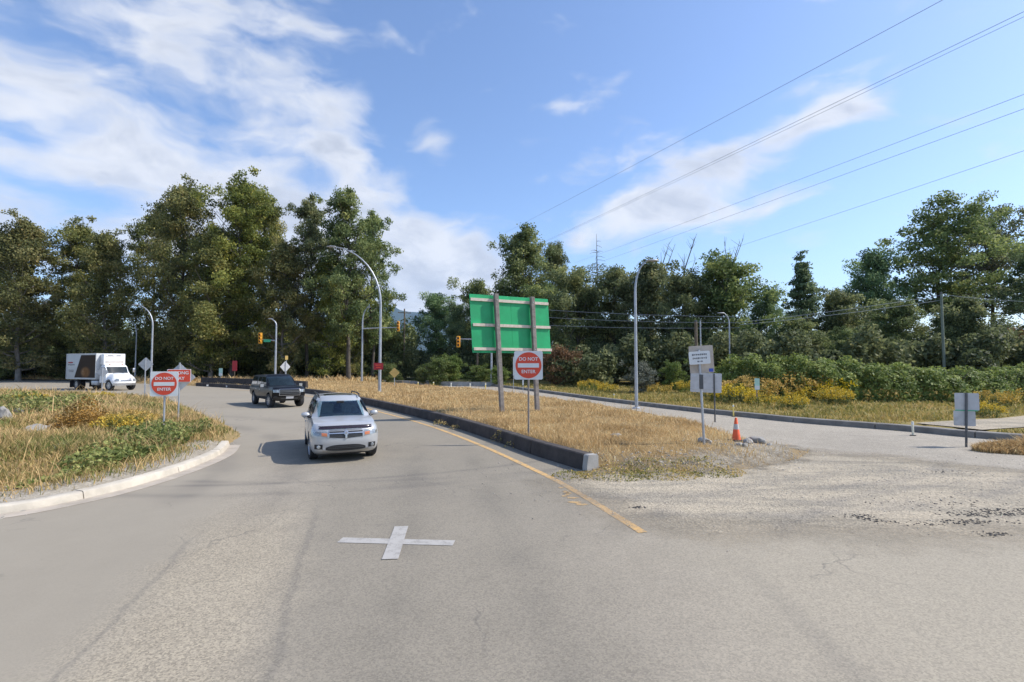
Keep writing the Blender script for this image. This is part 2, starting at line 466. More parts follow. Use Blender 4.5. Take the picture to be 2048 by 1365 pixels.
# ---- asphalt
def asphalt(name, base, streaks=True):
    m = bpy.data.materials.new(name); m.use_nodes = True; t = NT(m.node_tree)
    pos = t.n('ShaderNodeNewGeometry').outputs['Position']
    sp = t.n('ShaderNodeSeparateXYZ', {0: pos}); X, Y = sp.outputs[0], sp.outputs[1]
    big = t.noise(pos, 0.22, 5, 0.6)
    mid = t.noise(pos, 1.7, 5, 0.6)
    f = t.m('ADD', t.m('MULTIPLY', big, 0.6), t.m('MULTIPLY', mid, 0.4))
    c = t.ramp(f, [(0.30, tuple(v * 0.80 for v in base)), (0.52, base), (0.72, tuple(v * 1.16 for v in base))])
    # stone chips in the wearing course
    vo = t.n('ShaderNodeTexVoronoi', {'Vector': pos, 'Scale': 62.0}, feature='F1')
    chip = t.n('ShaderNodeSeparateColor', {0: vo.outputs['Color']}).outputs[0]
    fine = t.noise(pos, 95.0, 3, 0.7)
    sp_ = t.m('ADD', t.m('MULTIPLY', chip, 0.55), t.m('MULTIPLY', fine, 0.55))
    cs = t.ramp(sp_, [(0.18, (0.50, 0.49, 0.49)), (0.50, (1.0, 1.0, 1.0)), (0.82, (1.45, 1.43, 1.38))])
    amount = 0.95
    if streaks:
        # three surfaces meet here: smooth old lane on the left, a coarse tan strip, the grey lane ahead, tan again on the right
        wob = t.m('MULTIPLY', t.m('SUBTRACT', t.noise(pos, 0.8, 5, .65), 0.5), 0.9)
        s = t.m('ADD', t.m('MULTIPLY_ADD', Y, 0.30, X), t.m('MULTIPLY', wob, 1.3))
        near = t.m('SUBTRACT', 1.0, t.ss(Y, 7.0, 11.0))
        left = t.ss(s, -2.95, -1.95); right = t.m('SUBTRACT', 1.0, t.ss(s, -1.25, -0.35))
        band = t.m('MULTIPLY', t.m('MULTIPLY', left, right), near)
        c = t.mix(t.m('MULTIPLY', band, 0.45), c, (0.345, 0.294, 0.213))
        smooth = t.m('SUBTRACT', 1.0, left)
        c = t.mix(t.m('MULTIPLY', smooth, 0.6), c, (0.310, 0.273, 0.213))
        lane = t.m('MULTIPLY', t.ss(s, -1.2, -0.2), t.m('SUBTRACT', 1.0, t.ss(t.m('ADD', X, wob), 0.3, 1.9)))
        c = t.mix(t.m('MULTIPLY', lane, 0.55), c, (0.211, 0.188, 0.149))
        # polished wheel paths inside the grey lane
        for x0 in (-1.55, -0.05):
            q = t.m('DIVIDE', t.m('SUBTRACT', t.m('MULTIPLY_ADD', Y, 0.16, X), t.m('ADD', x0 + 1.2, t.m('MULTIPLY', wob, 0.25))), 0.30)
            g = t.m('MULTIPLY', t.m('EXPONENT', t.m('MULTIPLY', t.m('MULTIPLY', q, q), -1.0)), t.m('MULTIPLY', t.ss(t.noise(pos, 0.7, 4), 0.25, 0.7), 0.34))
            c = t.mix(t.m('MULTIPLY', g, t.m('SUBTRACT', 1.0, t.ss(Y, 12.0, 20.0))), c, (0.134, 0.123, 0.103))
        # oil drips and sealed spots
        oil = t.m('MULTIPLY', t.ss(t.noise(pos, 1.1, 6, 0.7), 0.62, 0.74), 0.30)
        c = t.mix(oil, c, (0.128, 0.113, 0.093))
        amount = t.m('MULTIPLY_ADD', smooth, -0.40, t.m('MULTIPLY_ADD', band, 0.38, 0.46))
        # rubber laid down along the turning wheel paths (circles about the inside of the bend)
        dark = None
        for cx, cy, rad, wd, k, y0, y1 in [(-22.5, 6.4, 16.6, .42, .30, 9, 40), (-22.5, 6.4, 18.3, .40, .28, 8, 40), (-22.0, 6.0, 20.6, .5, .18, 9, 40),
                                       (-6.5, 22.8, 12.9, .16, .26, 6, 14), (-7.4, 24.0, 13.3, .10, .32, 6, 15), (-5.0, 25.0, 14.0, .12, .22, 6, 16)]:
            dx = t.m('SUBTRACT', X, cx); dy = t.m('SUBTRACT', Y, cy)
            r = t.m('SQRT', t.m('MULTIPLY_ADD', dx, dx, t.m('MULTIPLY', dy, dy)))
            q = t.m('DIVIDE', t.m('SUBTRACT', r, rad), wd)
            g = t.m('MULTIPLY', t.m('EXPONENT', t.m('MULTIPLY', t.m('MULTIPLY', q, q), -1.0)), k)
            g = t.m('MULTIPLY', g, t.m('MULTIPLY', t.ss(Y, float(y0) - 1.5, float(y0) + 2.5), t.ss(t.noise(pos, 0.5, 3), 0.3, 0.6)))
            dark = g if dark is None else t.m('ADD', dark, g)
        c = t.mix(t.m('MINIMUM', dark, 0.55), c, (0.085, 0.08, 0.078))
        # dark longitudinal joints
        for x0, sl, w, k, ya, yb in [(-0.70, -.30, .05, .26, 2, 10.0), (2.85, 0.0, .12, .30, 2, 7.5), (3.6, .05, .05, .28, 3, 7.5), (-2.4, -.29, .035, .25, 3, 8.5)]:
            q = t.m('ABSOLUTE', t.m('SUBTRACT', t.m('MULTIPLY_ADD', Y, -sl, X), t.m('ADD', x0, t.m('MULTIPLY', wob, 0.45))))
            g = t.m('MULTIPLY', t.m('SUBTRACT', 1.0, t.ss(q, w * 0.4, w * 1.6)), k)
            g = t.m('MULTIPLY', g, t.m('MULTIPLY', t.ss(Y, ya - 1.0, ya), t.m('SUBTRACT', 1.0, t.ss(Y, yb - 2.0, float(yb)))))
            c = t.mix(g, c, (0.10, 0.095, 0.09))
        # dust carried from the gravel on the right
        dust = t.m('MULTIPLY', t.ss(t.m('ADD', X, t.m('MULTIPLY', wob, 2.0)), 0.9, 4.0), 0.7)
        c = t.mix(dust, c, (0.345, 0.304, 0.233))
        # thin wandering cracks
        crv = t.n('ShaderNodeVectorMath', {0: pos, 1: t.n('ShaderNodeTexNoise', {'Vector': pos, 'Scale': 1.2, 'Detail': 4}).outputs['Color']}, operation='ADD').outputs[0]
        ve = t.n('ShaderNodeTexVoronoi', {'Vector': crv, 'Scale': 0.42}, feature='DISTANCE_TO_EDGE')
        cr = t.m('MULTIPLY', t.m('SUBTRACT', 1.0, t.ss(ve.outputs[0], 0.0, 0.010)), t.ss(t.noise(pos, 0.35, 2), 0.50, 0.62))
        c = t.mix(t.m('MULTIPLY', cr, 0.45), c, (0.09, 0.085, 0.08))
    c = t.mix(amount, c, cs, 'MULTIPLY')
    p = t.n('ShaderNodeBsdfPrincipled', {'Base Color': c, 'Roughness': 0.88, 'Specular IOR Level': 0.25})
    b = t.n('ShaderNodeBump', {'Height': sp_, 'Strength': 0.30, 'Distance': 0.01}); t.set(p.inputs['Normal'], b.outputs[0])
    t.n('ShaderNodeOutputMaterial', {'Surface': p.outputs[0]})
    return m
M_ASPH = asphalt('asphalt_ramp', (0.278, 0.245, 0.194))
M_ASPH2 = asphalt('asphalt_side', (0.318, 0.284, 0.232), streaks=False)

def dirtmat(name, stops, scale=0.6, grain=30, gamt=0.5, bump=0.4, soft=False):
    m = bpy.data.materials.new(name); m.use_nodes = True; t = NT(m.node_tree)
    pos = t.n('ShaderNodeNewGeometry').outputs['Position']
    f = t.m('ADD', t.m('MULTIPLY', t.noise(pos, scale, 6, 0.6), 0.75), t.m('MULTIPLY', t.noise(pos, scale * 9, 4, 0.6), 0.25))
    c = t.ramp(f, stops)
    g = t.noise(pos, grain, 4, 0.7)
    c = t.mix(gamt, c, t.ramp(g, [(0.3, (0.45, 0.45, 0.45)), (0.5, (1, 1, 1)), (0.7, (1.5, 1.5, 1.5))]), 'MULTIPLY')
    p = t.n('ShaderNodeBsdfPrincipled', {'Base Color': c, 'Roughness': 0.95, 'Specular IOR Level': 0.1})
    b = t.n('ShaderNodeBump', {'Height': g, 'Strength': bump, 'Distance': 0.03}); t.set(p.inputs['Normal'], b.outputs[0])
    srf = p.outputs[0]
    if soft:
        e = t.n('ShaderNodeAttribute', attribute_name='edge').outputs['Fac']
        e = t.m('ADD', e, t.m('MULTIPLY', t.m('SUBTRACT', t.noise(pos, 1.6, 5, .65), .5), 2.4))
        srf = t.n('ShaderNodeMixShader', {0: t.ss(e, -.4, .6), 1: t.n('ShaderNodeBsdfTransparent').outputs[0], 2: srf}).outputs[0]
    t.n('ShaderNodeOutputMaterial', {'Surface': srf})
    return m
M_SOIL = dirtmat('dry_grass_soil', [(0.30, (0.16, 0.11, 0.055)), (0.48, (0.27, 0.19, 0.09)), (0.62, (0.36, 0.25, 0.12)), (0.8, (0.20, 0.18, 0.07))])
M_ISLE = dirtmat('island_soil', [(0.30, (0.10, 0.10, 0.04)), (0.46, (0.24, 0.18, 0.085)), (0.6, (0.33, 0.23, 0.115)), (0.8, (0.13, 0.13, 0.05))])
M_VERGE = dirtmat('verge_soil', [(0.30, (0.11, 0.11, 0.035)), (0.48, (0.22, 0.18, 0.06)), (0.62, (0.30, 0.22, 0.09)), (0.8, (0.14, 0.15, 0.045))])
M_LAND = dirtmat('land', [(0.3, (0.05, 0.065, 0.03)), (0.6, (0.11, 0.11, 0.045)), (0.8, (0.17, 0.14, 0.07))], scale=0.08, grain=4)
def gravelmat(soft=False):
    m = bpy.data.materials.new('gravel'); m.use_nodes = True; t = NT(m.node_tree)
    pos = t.n('ShaderNodeNewGeometry').outputs['Position']
    # wheel-swept swirls: noise stretched along the sweep
    mp = t.n('ShaderNodeMapping', {'Vector': pos, 'Rotation': (0, 0, R(-22)), 'Scale': (0.35, 2.2, 1)}).outputs[0]
    f = t.m('ADD', t.m('MULTIPLY', t.noise(mp, 0.9, 6, 0.6, 0.6), 0.6), t.m('MULTIPLY', t.noise(pos, 0.5, 5), 0.4))
    c = t.ramp(f, [(0.32, (0.225, 0.20, 0.16)), (0.45, (0.325, 0.285, 0.22)), (0.56, (0.42, 0.36, 0.27)), (0.75, (0.375, 0.33, 0.26))])
    sp = t.n('ShaderNodeSeparateXYZ', {0: pos}); gx_, gy_ = sp.outputs[0], sp.outputs[1]
    for cx, cy, rad in ((3.0, 21.5, 11.6), (3.2, 22.0, 13.4), (11.0, 2.0, 9.0), (10.5, 1.5, 10.8), (5.0, 25.0, 15.6)):
        dx = t.m('SUBTRACT', gx_, cx); dy = t.m('SUBTRACT', gy_, cy)
        q = t.m('DIVIDE', t.m('SUBTRACT', t.m('SQRT', t.m('MULTIPLY_ADD', dx, dx, t.m('MULTIPLY', dy, dy))), t.m('MULTIPLY_ADD', t.noise(pos, .6, 3), .5, rad - .25)), .20)
        g = t.m('MULTIPLY', t.m('EXPONENT', t.m('MULTIPLY', t.m('MULTIPLY', q, q), -1.0)), t.ss(t.noise(pos, .9, 4), .3, .65))
        c = t.mix(t.m('MULTIPLY', g, .55), c, (0.225, 0.205, 0.175))
    vo = t.n('ShaderNodeTexVoronoi', {'Vector': pos, 'Scale': 34.0}, feature='F1')
    chip = t.n('ShaderNodeSeparateColor', {0: vo.outputs['Color']}).outputs[0]
    c = t.mix(0.6, c, t.ramp(t.m('ADD', t.m('MULTIPLY', chip, 0.6), t.m('MULTIPLY', t.noise(pos, 60, 3, 0.7), 0.5)), [(0.2, (0.45, 0.45, 0.46)), (0.55, (1, 1, 1)), (0.85, (1.4, 1.38, 1.34))]), 'MULTIPLY')
    p = t.n('ShaderNodeBsdfPrincipled', {'Base Color': c, 'Roughness': 0.95, 'Specular IOR Level': 0.15})
    b = t.n('ShaderNodeBump', {'Height': vo.outputs['Distance'], 'Strength': 0.6, 'Distance': 0.02}); t.set(p.inputs['Normal'], b.outputs[0])
    if soft:      # stones thin out towards the edge of the patch
        e = t.n('ShaderNodeAttribute', attribute_name='edge').outputs['Fac']
        e = t.m('ADD', e, t.m('MULTIPLY', t.m('SUBTRACT', t.m('ADD', t.m('MULTIPLY', t.noise(pos, 1.4, 5, .65), .6), t.m('MULTIPLY', t.noise(pos, 22, 3, .7), .4)), .5), 2.4))
        mx = t.n('ShaderNodeMixShader', {0: t.ss(e, -.9, .9), 1: t.n('ShaderNodeBsdfTransparent').outputs[0], 2: p.outputs[0]})
        t.n('ShaderNodeOutputMaterial', {'Surface': mx.outputs[0]})
        return m
    t.n('ShaderNodeOutputMaterial', {'Surface': p.outputs[0]})
    return m
M_GRAV = gravelmat()

# land out to the horizon, then the roads as sheets above it
land = MB().add([(-9000, -600, -0.03), (9000, -600, -0.03), (9000, 12000, -0.03), (-9000, 12000, -0.03)], [(0, 1, 2, 3)]).build('ground', M_LAND)
tag(land, kind='structure')
ramp_poly = [(40, -14), (40, 7.2)] + [p for p in FARB if 7 < p[1] < 18][:-1] + [(12, 15.5), (8.4, 14.4), (3.0, 12.9)] + [(x + 0.1, y + 0.1) for x, y in BAR] + [(-110, 92), (-110, 66), (-75, 56)] + [(-40, 36), (-20, 26), (-11, 18), (-12, 12), (-20, 5.5), (-40, -14)]
sheet('ramp_road', ramp_poly, 0.0, M_ASPH)
side = [(40, 4.5), (40, 6.0)] + FARB[1:] + [(-20, 72)] + [(x - 0.2, y) for x, y in reversed(MEDR)] + [(8.9, 14.3), (10.4, 13.6), (13.0, 11.6), (15.5, 9.6), (22, 7.0)]
sheet('side_road', side, 0.004, M_ASPH2)

# loose gravel at the tip of the median (ragged outline)
gl = smooth_line([(1.05, 11.0), (1.9, 11.9), (3.4, 12.6), (5.4, 12.6), (7.0, 14.2), (8.5, 14.9), (10.2, 13.7), (12.2, 11.8), (14.0, 10.0), (15.0, 8.9), (12.5, 8.1), (9.4, 7.9), (6.2, 7.75), (3.6, 7.9), (2.3, 8.4), (1.6, 9.4), (1.05, 11.0)], 14)[:-1]
g2 = np.random.default_rng(5)
ga = np.array(gl); nrm = np.roll(ga, -1, 0) - np.roll(ga, 1, 0); nrm = np.stack([nrm[:, 1], -nrm[:, 0]], 1); nrm /= np.linalg.norm(nrm, axis=1, keepdims=True)
ga = ga + nrm * (g2.normal(size=(len(ga), 1)) * 0.07 + (vnoise(ga, 1.3, 3)[:, None] - 0.5) * 0.5)
ga = [tuple(p) for p in ga]
def soft_sheet(name, poly, z, m, cell=0.22):
    P = np.array(poly); lo = P.min(0) - 1.0; hi = P.max(0) + 1.0; nx, ny = (np.ceil((hi - lo) / cell).astype(int) + 1)
    gx, gy = np.meshgrid(lo[0] + np.arange(nx) * cell, lo[1] + np.arange(ny) * cell); G = np.stack([gx.ravel(), gy.ravel()], 1); s = sdist(G, poly)
    i = np.arange(nx * ny).reshape(ny, nx); q = np.stack([i[:-1, :-1], i[:-1, 1:], i[1:, 1:], i[1:, :-1]], -1).reshape(-1, 4); q = q[(s[q] > -0.9).any(1)]
    used = np.unique(q); re = np.full(nx * ny, -1); re[used] = np.arange(len(used))
    me = np_mesh(name, np.column_stack([G, np.full(len(G), z)])[used], re[q]); a = me.attributes.new('edge', 'FLOAT', 'POINT'); a.data.foreach_set('value', s[used].astype(np.float32))
    return tag(link(name, me, m), kind='structure')
soft_sheet('gravel_patch', ga, 0.009, gravelmat(True))

# ---- kerbs and barriers along lines
def offs(line, d):
    P = np.array(line); T = np.gradient(P, axis=0); T /= np.linalg.norm(T, axis=1, keepdims=True)
    return P + np.stack([-T[:, 1], T[:, 0]], 1) * d      # + is to the left of travel
def strip(line, prof, mb=None, z0=0.0):
    """extrude a profile [(offset, height)...] along a 2D line"""
    mb = mb or MB(); rows = [offs(line, o) for o, h in prof]; n = len(line); m = len(prof); b = len(mb.v)
    for i in range(n):
        for j, (o, h) in enumerate(prof):
            mb.v.append((rows[j][i][0], rows[j][i][1], z0 + h))
    for i in range(n - 1):
        for j in range(m):
            j2 = (j + 1) % m
            mb.f.append((b + i * m + j, b + i * m + j2, b + (i + 1) * m + j2, b + (i + 1) * m + j))
    mb.f.append(tuple(b + j for j in range(m))); mb.f.append(tuple(b + (n - 1) * m + j for j in reversed(range(m))))
    return mb
def arc_param(line):
    P = np.array(line); s = np.concatenate([[0], np.cumsum(np.hypot(*np.diff(P, axis=0).T))]); return P, s
def sub_line(line, s0, s1, step=0.6):
    P, s = arc_param(line); n = max(2, int(math.ceil((s1 - s0) / step)) + 1); u = np.linspace(s0, s1, n)
    return list(zip(np.interp(u, s, P[:, 0]), np.interp(u, s, P[:, 1])))

# left kerb with its gutter pan, ending in a tapered nose
kl = [p for p in KERB]
kroot = empty('kerb', (0, 0, 0)); tag(kroot, kind='structure')
sk_ = arc_param(kl)[1][-1]; a_ = 0.0; gk = random.Random(3)
while a_ < sk_ - 0.05:
    b_ = min(sk_, a_ + 2.4); dz_ = gk.uniform(-.008, .008)
    strip(sub_line(kl, a_ + .008, b_ - .008, .3), [(0.0, -0.05), (0.0, 0.02), (0.03, 0.13 + dz_), (0.06, 0.15 + dz_), (0.22, 0.155 + dz_), (0.25, 0.13), (0.26, -0.05)]).build('kerb_length', MATS['kerb'], kroot, smooth=40)
    a_ = b_
gz = strip(kl, [(-0.30, 0.004), (-0.30, 0.008), (0.0, 0.014), (0.0, 0.004)]).build('gutter', MATS['gutter']); tag(gz, kind='structure')

def barrier(name, line, prof, seg, mt, label, cat, step=0.6, s0=0.0, s1=None, gap=0.035, endmat=None):
    P, s = arc_param(line); s1 = s1 or s[-1]
    root = empty(name, (line[0][0], line[0][1], 0), 0, label, cat)
    Mi = Matrix.Translation(-Vector(root.location))
    a = s0; first = True
    while a < s1 - 0.3:
        b = min(a + seg, s1)
        mb = strip(sub_line(line, a + gap / 2, b - gap / 2, step), prof)
        mb.v = [tuple(Mi @ Vector(v)) for v in mb.v]
        mb.build('barrier_block', endmat if (first and endmat) else mt, root, smooth=30)
        a = b; first = False
    return root
# dark low median barrier: the line is its road side foot, the median lies to its right when going away
LOWP = [(0.0, -0.04), (0.0, 0.10), (-0.04, 0.36), (-0.07, 0.385), (-0.30, 0.385), (-0.33, 0.36), (-0.33, -0.04)]
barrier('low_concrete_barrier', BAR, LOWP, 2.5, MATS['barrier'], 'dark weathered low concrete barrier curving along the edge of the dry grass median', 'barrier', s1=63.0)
P_, s_ = arc_param(BAR); d0 = Vector((P_[0][0] - P_[1][0], P_[0][1] - P_[1][1])).normalized()
cl = [(P_[0][0] + d0.x * 0.20, P_[0][1] + d0.y * 0.20), (P_[0][0] + d0.x * 0.012, P_[0][1] + d0.y * 0.012)]
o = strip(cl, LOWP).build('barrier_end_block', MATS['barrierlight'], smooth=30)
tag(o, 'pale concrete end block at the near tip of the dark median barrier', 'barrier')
# the taller wall further round the bend
HIP = [(0.0, -0.04), (0.0, 0.16), (-0.12, 0.26), (-0.16, 1.0), (-0.34, 1.0), (-0.38, 0.26), (-0.5, 0.16), (-0.5, -0.04)]
WALL = smooth_line([(-18.9, 46.7), (-24.5, 52.0), (-30.5, 56.6), (-37.5, 61.6)])
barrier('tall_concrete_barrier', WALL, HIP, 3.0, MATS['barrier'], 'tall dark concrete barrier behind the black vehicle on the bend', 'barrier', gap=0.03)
# far kerb of the side road
FARP = [(0.0, -0.04), (0.0, 0.05), (-0.03, 0.20), (-0.06, 0.22), (-0.40, 0.22), (-0.44, 0.19), (-0.44, -0.04)]
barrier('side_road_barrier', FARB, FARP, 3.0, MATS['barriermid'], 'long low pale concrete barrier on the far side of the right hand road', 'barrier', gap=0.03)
# kerb of the far road at the left
FK = [(x - 0.2, y + 0.9) for x, y in BAR if x < -38]
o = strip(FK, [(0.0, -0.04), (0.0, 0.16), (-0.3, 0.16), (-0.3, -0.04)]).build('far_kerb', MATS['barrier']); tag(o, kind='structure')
# low wall at the end of the side road
barrier('distant_concrete_barrier', smooth_line([(-1.6, 59.5), (-7.0, 60.5), (-12.5, 63.5), (-17.0, 68.0)]), [(0, -.04), (0, .5), (-.3, .5), (-.3, -.04)], 3.0, MATS['barrierlight'], 'distant low grey concrete barrier behind the yellow posts at the end of the side road', 'barrier', gap=0.04)

# ---- painted lines
def paint(name, color, wear=0.35, under=(0.22, 0.205, 0.185)):
    m = bpy.data.materials.new(name); m.use_nodes = True; t = NT(m.node_tree)
    pos = t.n('ShaderNodeNewGeometry').outputs['Position']
    w = t.ss(t.m('ADD', t.m('MULTIPLY', t.noise(pos, 7, 6, 0.7), 0.6), t.m('MULTIPLY', t.noise(pos, 60, 3, 0.7), 0.4)), 0.47, 0.60)
    c = t.mix(t.m('MULTIPLY', w, wear), color, under)
    p = t.n('ShaderNodeBsdfPrincipled', {'Base Color': c, 'Roughness': 0.75, 'Specular IOR Level': 0.25})
    t.n('ShaderNodeOutputMaterial', {'Surface': p.outputs[0]})
    return m
M_YEL = paint('yellow_paint', (0.60, 0.37, 0.14), 0.95, (0.26, 0.235, 0.195))
M_WHT = paint('white_paint', (0.40, 0.38, 0.35), 0.6)
yl = smooth_line([(1.95, 7.75), (1.72, 8.6), (1.15, 10.6), (0.5, 12.4), (-1.05, 16.2), (-3.5, 21.3), (-7.2, 27.6), (-13.5, 37.5), (-20.5, 45.5), (-30, 53)], 8)
def flat_strip(name, line, w, z, m):
    a = offs(line, w / 2); b = offs(line, -w / 2); n = len(line)
    vs = [(p[0], p[1], z) for p in a] + [(p[0], p[1], z) for p in b]
    return tag(MB().add(vs, [(i, n + i, n + i + 1, i + 1) for i in range(n - 1)]).build(name, m), kind='structure')
flat_strip('yellow_edge_line', yl, 0.15, 0.006, M_YEL)
# spilled yellow beside the line
g3 = np.random.default_rng(3); mb = MB()
for k in range(9):
    c = Vector((1.02 + g3.normal() * 0.1, 10.2 + g3.normal() * 0.35)); r = g3.uniform(0.03, 0.09)
    mb.prism([(c.x + r * 1.6 * math.cos(a) * g3.uniform(.5, 1.2), c.y + r * math.sin(a) * g3.uniform(.5, 1.2)) for a in np.linspace(0, 6.0, 7)], 0.003, 0.0065)
tag(mb.build('spilled_yellow_paint', M_YEL), kind='structure')
# survey cross painted on the road
c0 = gp(793, 1084); cr = MB()
a1, a2 = gp(680, 1081), gp(908, 1087)
d = (a2 - a1).normalized(); nn = Vector((-d.y, d.x, 0)); w = 0.105
z = Vector((0, 0, 0.006))
cr.add([a1 - nn * w + z, a2 - nn * w + z, a2 + nn * w + z, a1 + nn * w + z], [(0, 1, 2, 3)])
b1, b2 = gp(803, 1054), gp(780, 1120)
d2 = (b2 - b1).normalized(); n2_ = Vector((-d2.y, d2.x, 0)); z = Vector((0, 0, 0.010)); w = 0.105
cr.add([b1 - n2_ * w + z, b1 + n2_ * w + z, b2 + n2_ * w + z, b2 - n2_ * w + z], [(0, 3, 2, 1)])
tag(cr.build('painted_cross', M_WHT), kind='structure')

# ---- raised ground: median, island, verge, strip at the right
def mound(name, poly, hfun, cell, m, w=0.6, edge=-0.10):
    P = np.array(poly); lo = P.min(0) - 1.0; hi = P.max(0) + 1.0
    nx = int((hi[0] - lo[0]) / cell) + 2; ny = int((hi[1] - lo[1]) / cell) + 2
    gx, gy = np.meshgrid(lo[0] + np.arange(nx) * cell, lo[1] + np.arange(ny) * cell); G = np.stack([gx.ravel(), gy.ravel()], 1)
    s = sdist(G, poly); u = np.clip(s / w, 0, 1); u = u * u * (3 - 2 * u)
    z = np.where(s > 0, u * hfun(G), np.maximum(s * 0.5, edge) - 0.004)
    V = np.column_stack([G, z])
    i = np.arange(nx * ny).reshape(ny, nx); q = np.stack([i[:-1, :-1], i[:-1, 1:], i[1:, 1:], i[1:, :-1]], -1).reshape(-1, 4)
    q = q[(s[q] > -cell * 1.2).any(1)]
    used = np.unique(q); re = np.full(nx * ny, -1); re[used] = np.arange(len(used))
    me = np_mesh(name, V[used], re[q]); me.polygons.foreach_set('use_smooth', np.ones(len(me.polygons), bool))
    o = tag(link(name, me, m), kind='structure')
    def height(Q):
        s = sdist(Q, poly); u = np.clip(s / w, 0, 1); u = u * u * (3 - 2 * u)
        return np.where(s > 0, u * hfun(Q), -0.05)
    return o, height
med_poly = [tuple(p) for p in offs(BAR, -0.2) if p[1] < 78 and p[0] > -60]
med_poly = med_poly + [(-56, 76), (-30, 74)] + [p for p in reversed(MEDR)] + [(7.6, 13.6), (5.6, 12.3), (3.6, 12.0), (2.1, 11.75)]
def med_h(Q):
    front = np.clip((Q[:, 1] - 11.5) / 3.0, 0.0, 1.0) * np.clip((7.9 - Q[:, 0] + np.maximum(0, Q[:, 1] - 17.5) * .6) / 3.2, 0.05, 1)
    return 0.06 + 0.28 * front + 0.10 * (vnoise(Q, 0.35, 1) - 0.5) + 0.04 * (vnoise(Q, 1.4, 2) - 0.5)
def soil_with_tip():
    m = dirtmat('median_soil', [(0.30, (0.17, 0.12, 0.062)), (0.48, (0.28, 0.20, 0.10)), (0.62, (0.37, 0.265, 0.135)), (0.8, (0.22, 0.19, 0.085))]); t_ = m.node_tree
    return m
median, med_z = mound('grass_median', med_poly, med_h, 0.4, soil_with_tip(), w=0.5)
# worn stony ground at its tip
def tip_sheet():
    poly = [tuple(p) for p in smooth_line([(1.9, 11.9), (2.6, 12.5), (4.4, 12.9), (5.8, 14.2), (6.8, 15.9), (7.9, 16.9), (8.5, 15.2), (7.4, 13.5), (5.4, 12.2), (3.5, 11.9), (1.9, 11.9)], 6)[:-1]]
    o = soft_sheet('stony_tip', poly, 0.0, dirtmat('stony_soil', [(0.3, (0.18, 0.155, 0.12)), (0.5, (0.28, 0.245, 0.19)), (0.7, (0.37, 0.325, 0.26))], 1.2, 22, 0.7, soft=True), 0.3)
    co = np.empty(len(o.data.vertices) * 3, np.float32); o.data.vertices.foreach_get('co', co); co = co.reshape(-1, 3)
    co[:, 2] = np.maximum(med_z(co[:, :2].astype(float)), 0.0) + 0.018; o.data.vertices.foreach_set('co', co.ravel()); o.data.update()
tip_sheet()
isl_poly = [tuple(p) for p in offs(KERB, 0.14)] + ISL + [(-75, 30), (-40, 0)]
def isl_h(Q):
    dn = np.clip(sdist(Q, isl_poly) / 4.0, 0, 1)
    return 0.14 + 0.36 * dn + 0.22 * (vnoise(Q, 0.22, 5) - 0.5) * dn + 0.06 * (vnoise(Q, 1.2, 6) - 0.5)
island, isl_z = mound('grass_island', isl_poly, isl_h, 0.4, M_ISLE, w=0.35)
# bare stony soil just behind the left kerb
bs = MB(); rows_ = [offs(KERB, k) for k in (.25, .45, .7, .95, 1.2)]; nb = len(KERB)
for k, row in enumerate(rows_):
    wob = (vnoise(np.array(KERB), .7, 12) - .5) * (.9 if k == 4 else .4 if k == 3 else 0)
    row = offs(KERB, 0.25 + .24 * k) + (row - rows_[0]) * wob[:, None]
    for p_, z_ in zip(row, isl_z(row)): bs.v.append((p_[0], p_[1], max(z_, .12) + (.012 if k < 4 else -.02)))
for k in range(4):
    for i in range(nb - 1): bs.f.append((k * nb + i, (k + 1) * nb + i, (k + 1) * nb + i + 1, k * nb + i + 1))
M_BARE = dirtmat('bare_soil', [(0.3, (0.20, 0.17, 0.13)), (0.5, (0.30, 0.265, 0.21)), (0.7, (0.38, 0.34, 0.28))], 1.5, 25, 0.6)
tag(bs.build('bare_soil', M_BARE), kind='structure')
ver_poly = [tuple(p) for p in offs(FARB, -0.3)] + [(-14, 84), (60, 84), (90, 40), (60, 4)]
def ver_h(Q):
    return 0.16 + 0.10 * (vnoise(Q, 0.2, 8) - 0.5)
verge, ver_z = mound('grass_verge', ver_poly, ver_h, 1.0, M_VERGE, w=0.5)
rs_poly = smooth_line([(13.3, 15.2), (14.6, 15.3), (17.5, 14.1), (24, 11.0), (30, 8.5), (29, 7.6), (22, 10.2), (16.5, 13.0), (13.6, 14.5), (13.3, 15.2)], 5)[:-1]
rstrip, rs_z = mound('grass_strip', rs_poly, lambda Q: 0.10 + 0.05 * vnoise(Q, 1.0, 9), 0.25, M_SOIL, w=0.4)
# gravel drive through the verge
dr_c = smooth_line([(16.2, 19.2), (19.5, 20.4), (23.5, 22.4), (30, 25.4), (40, 28)], 6)
dm = MB(); da, db = offs(dr_c, 1.1), offs(dr_c, -1.1); nd_ = len(dr_c)
for row in (da, np.array(dr_c), db):
    for p_, z_ in zip(row, ver_z(row)): dm.v.append((p_[0], p_[1], max(0.02, z_) + 0.03))
for k in range(2):
    for i in range(nd_ - 1): dm.f.append((k * nd_ + i, (k + 1) * nd_ + i, (k + 1) * nd_ + i + 1, k * nd_ + i + 1))
tag(dm.build('gravel_drive', M_GRAV), kind='structure')

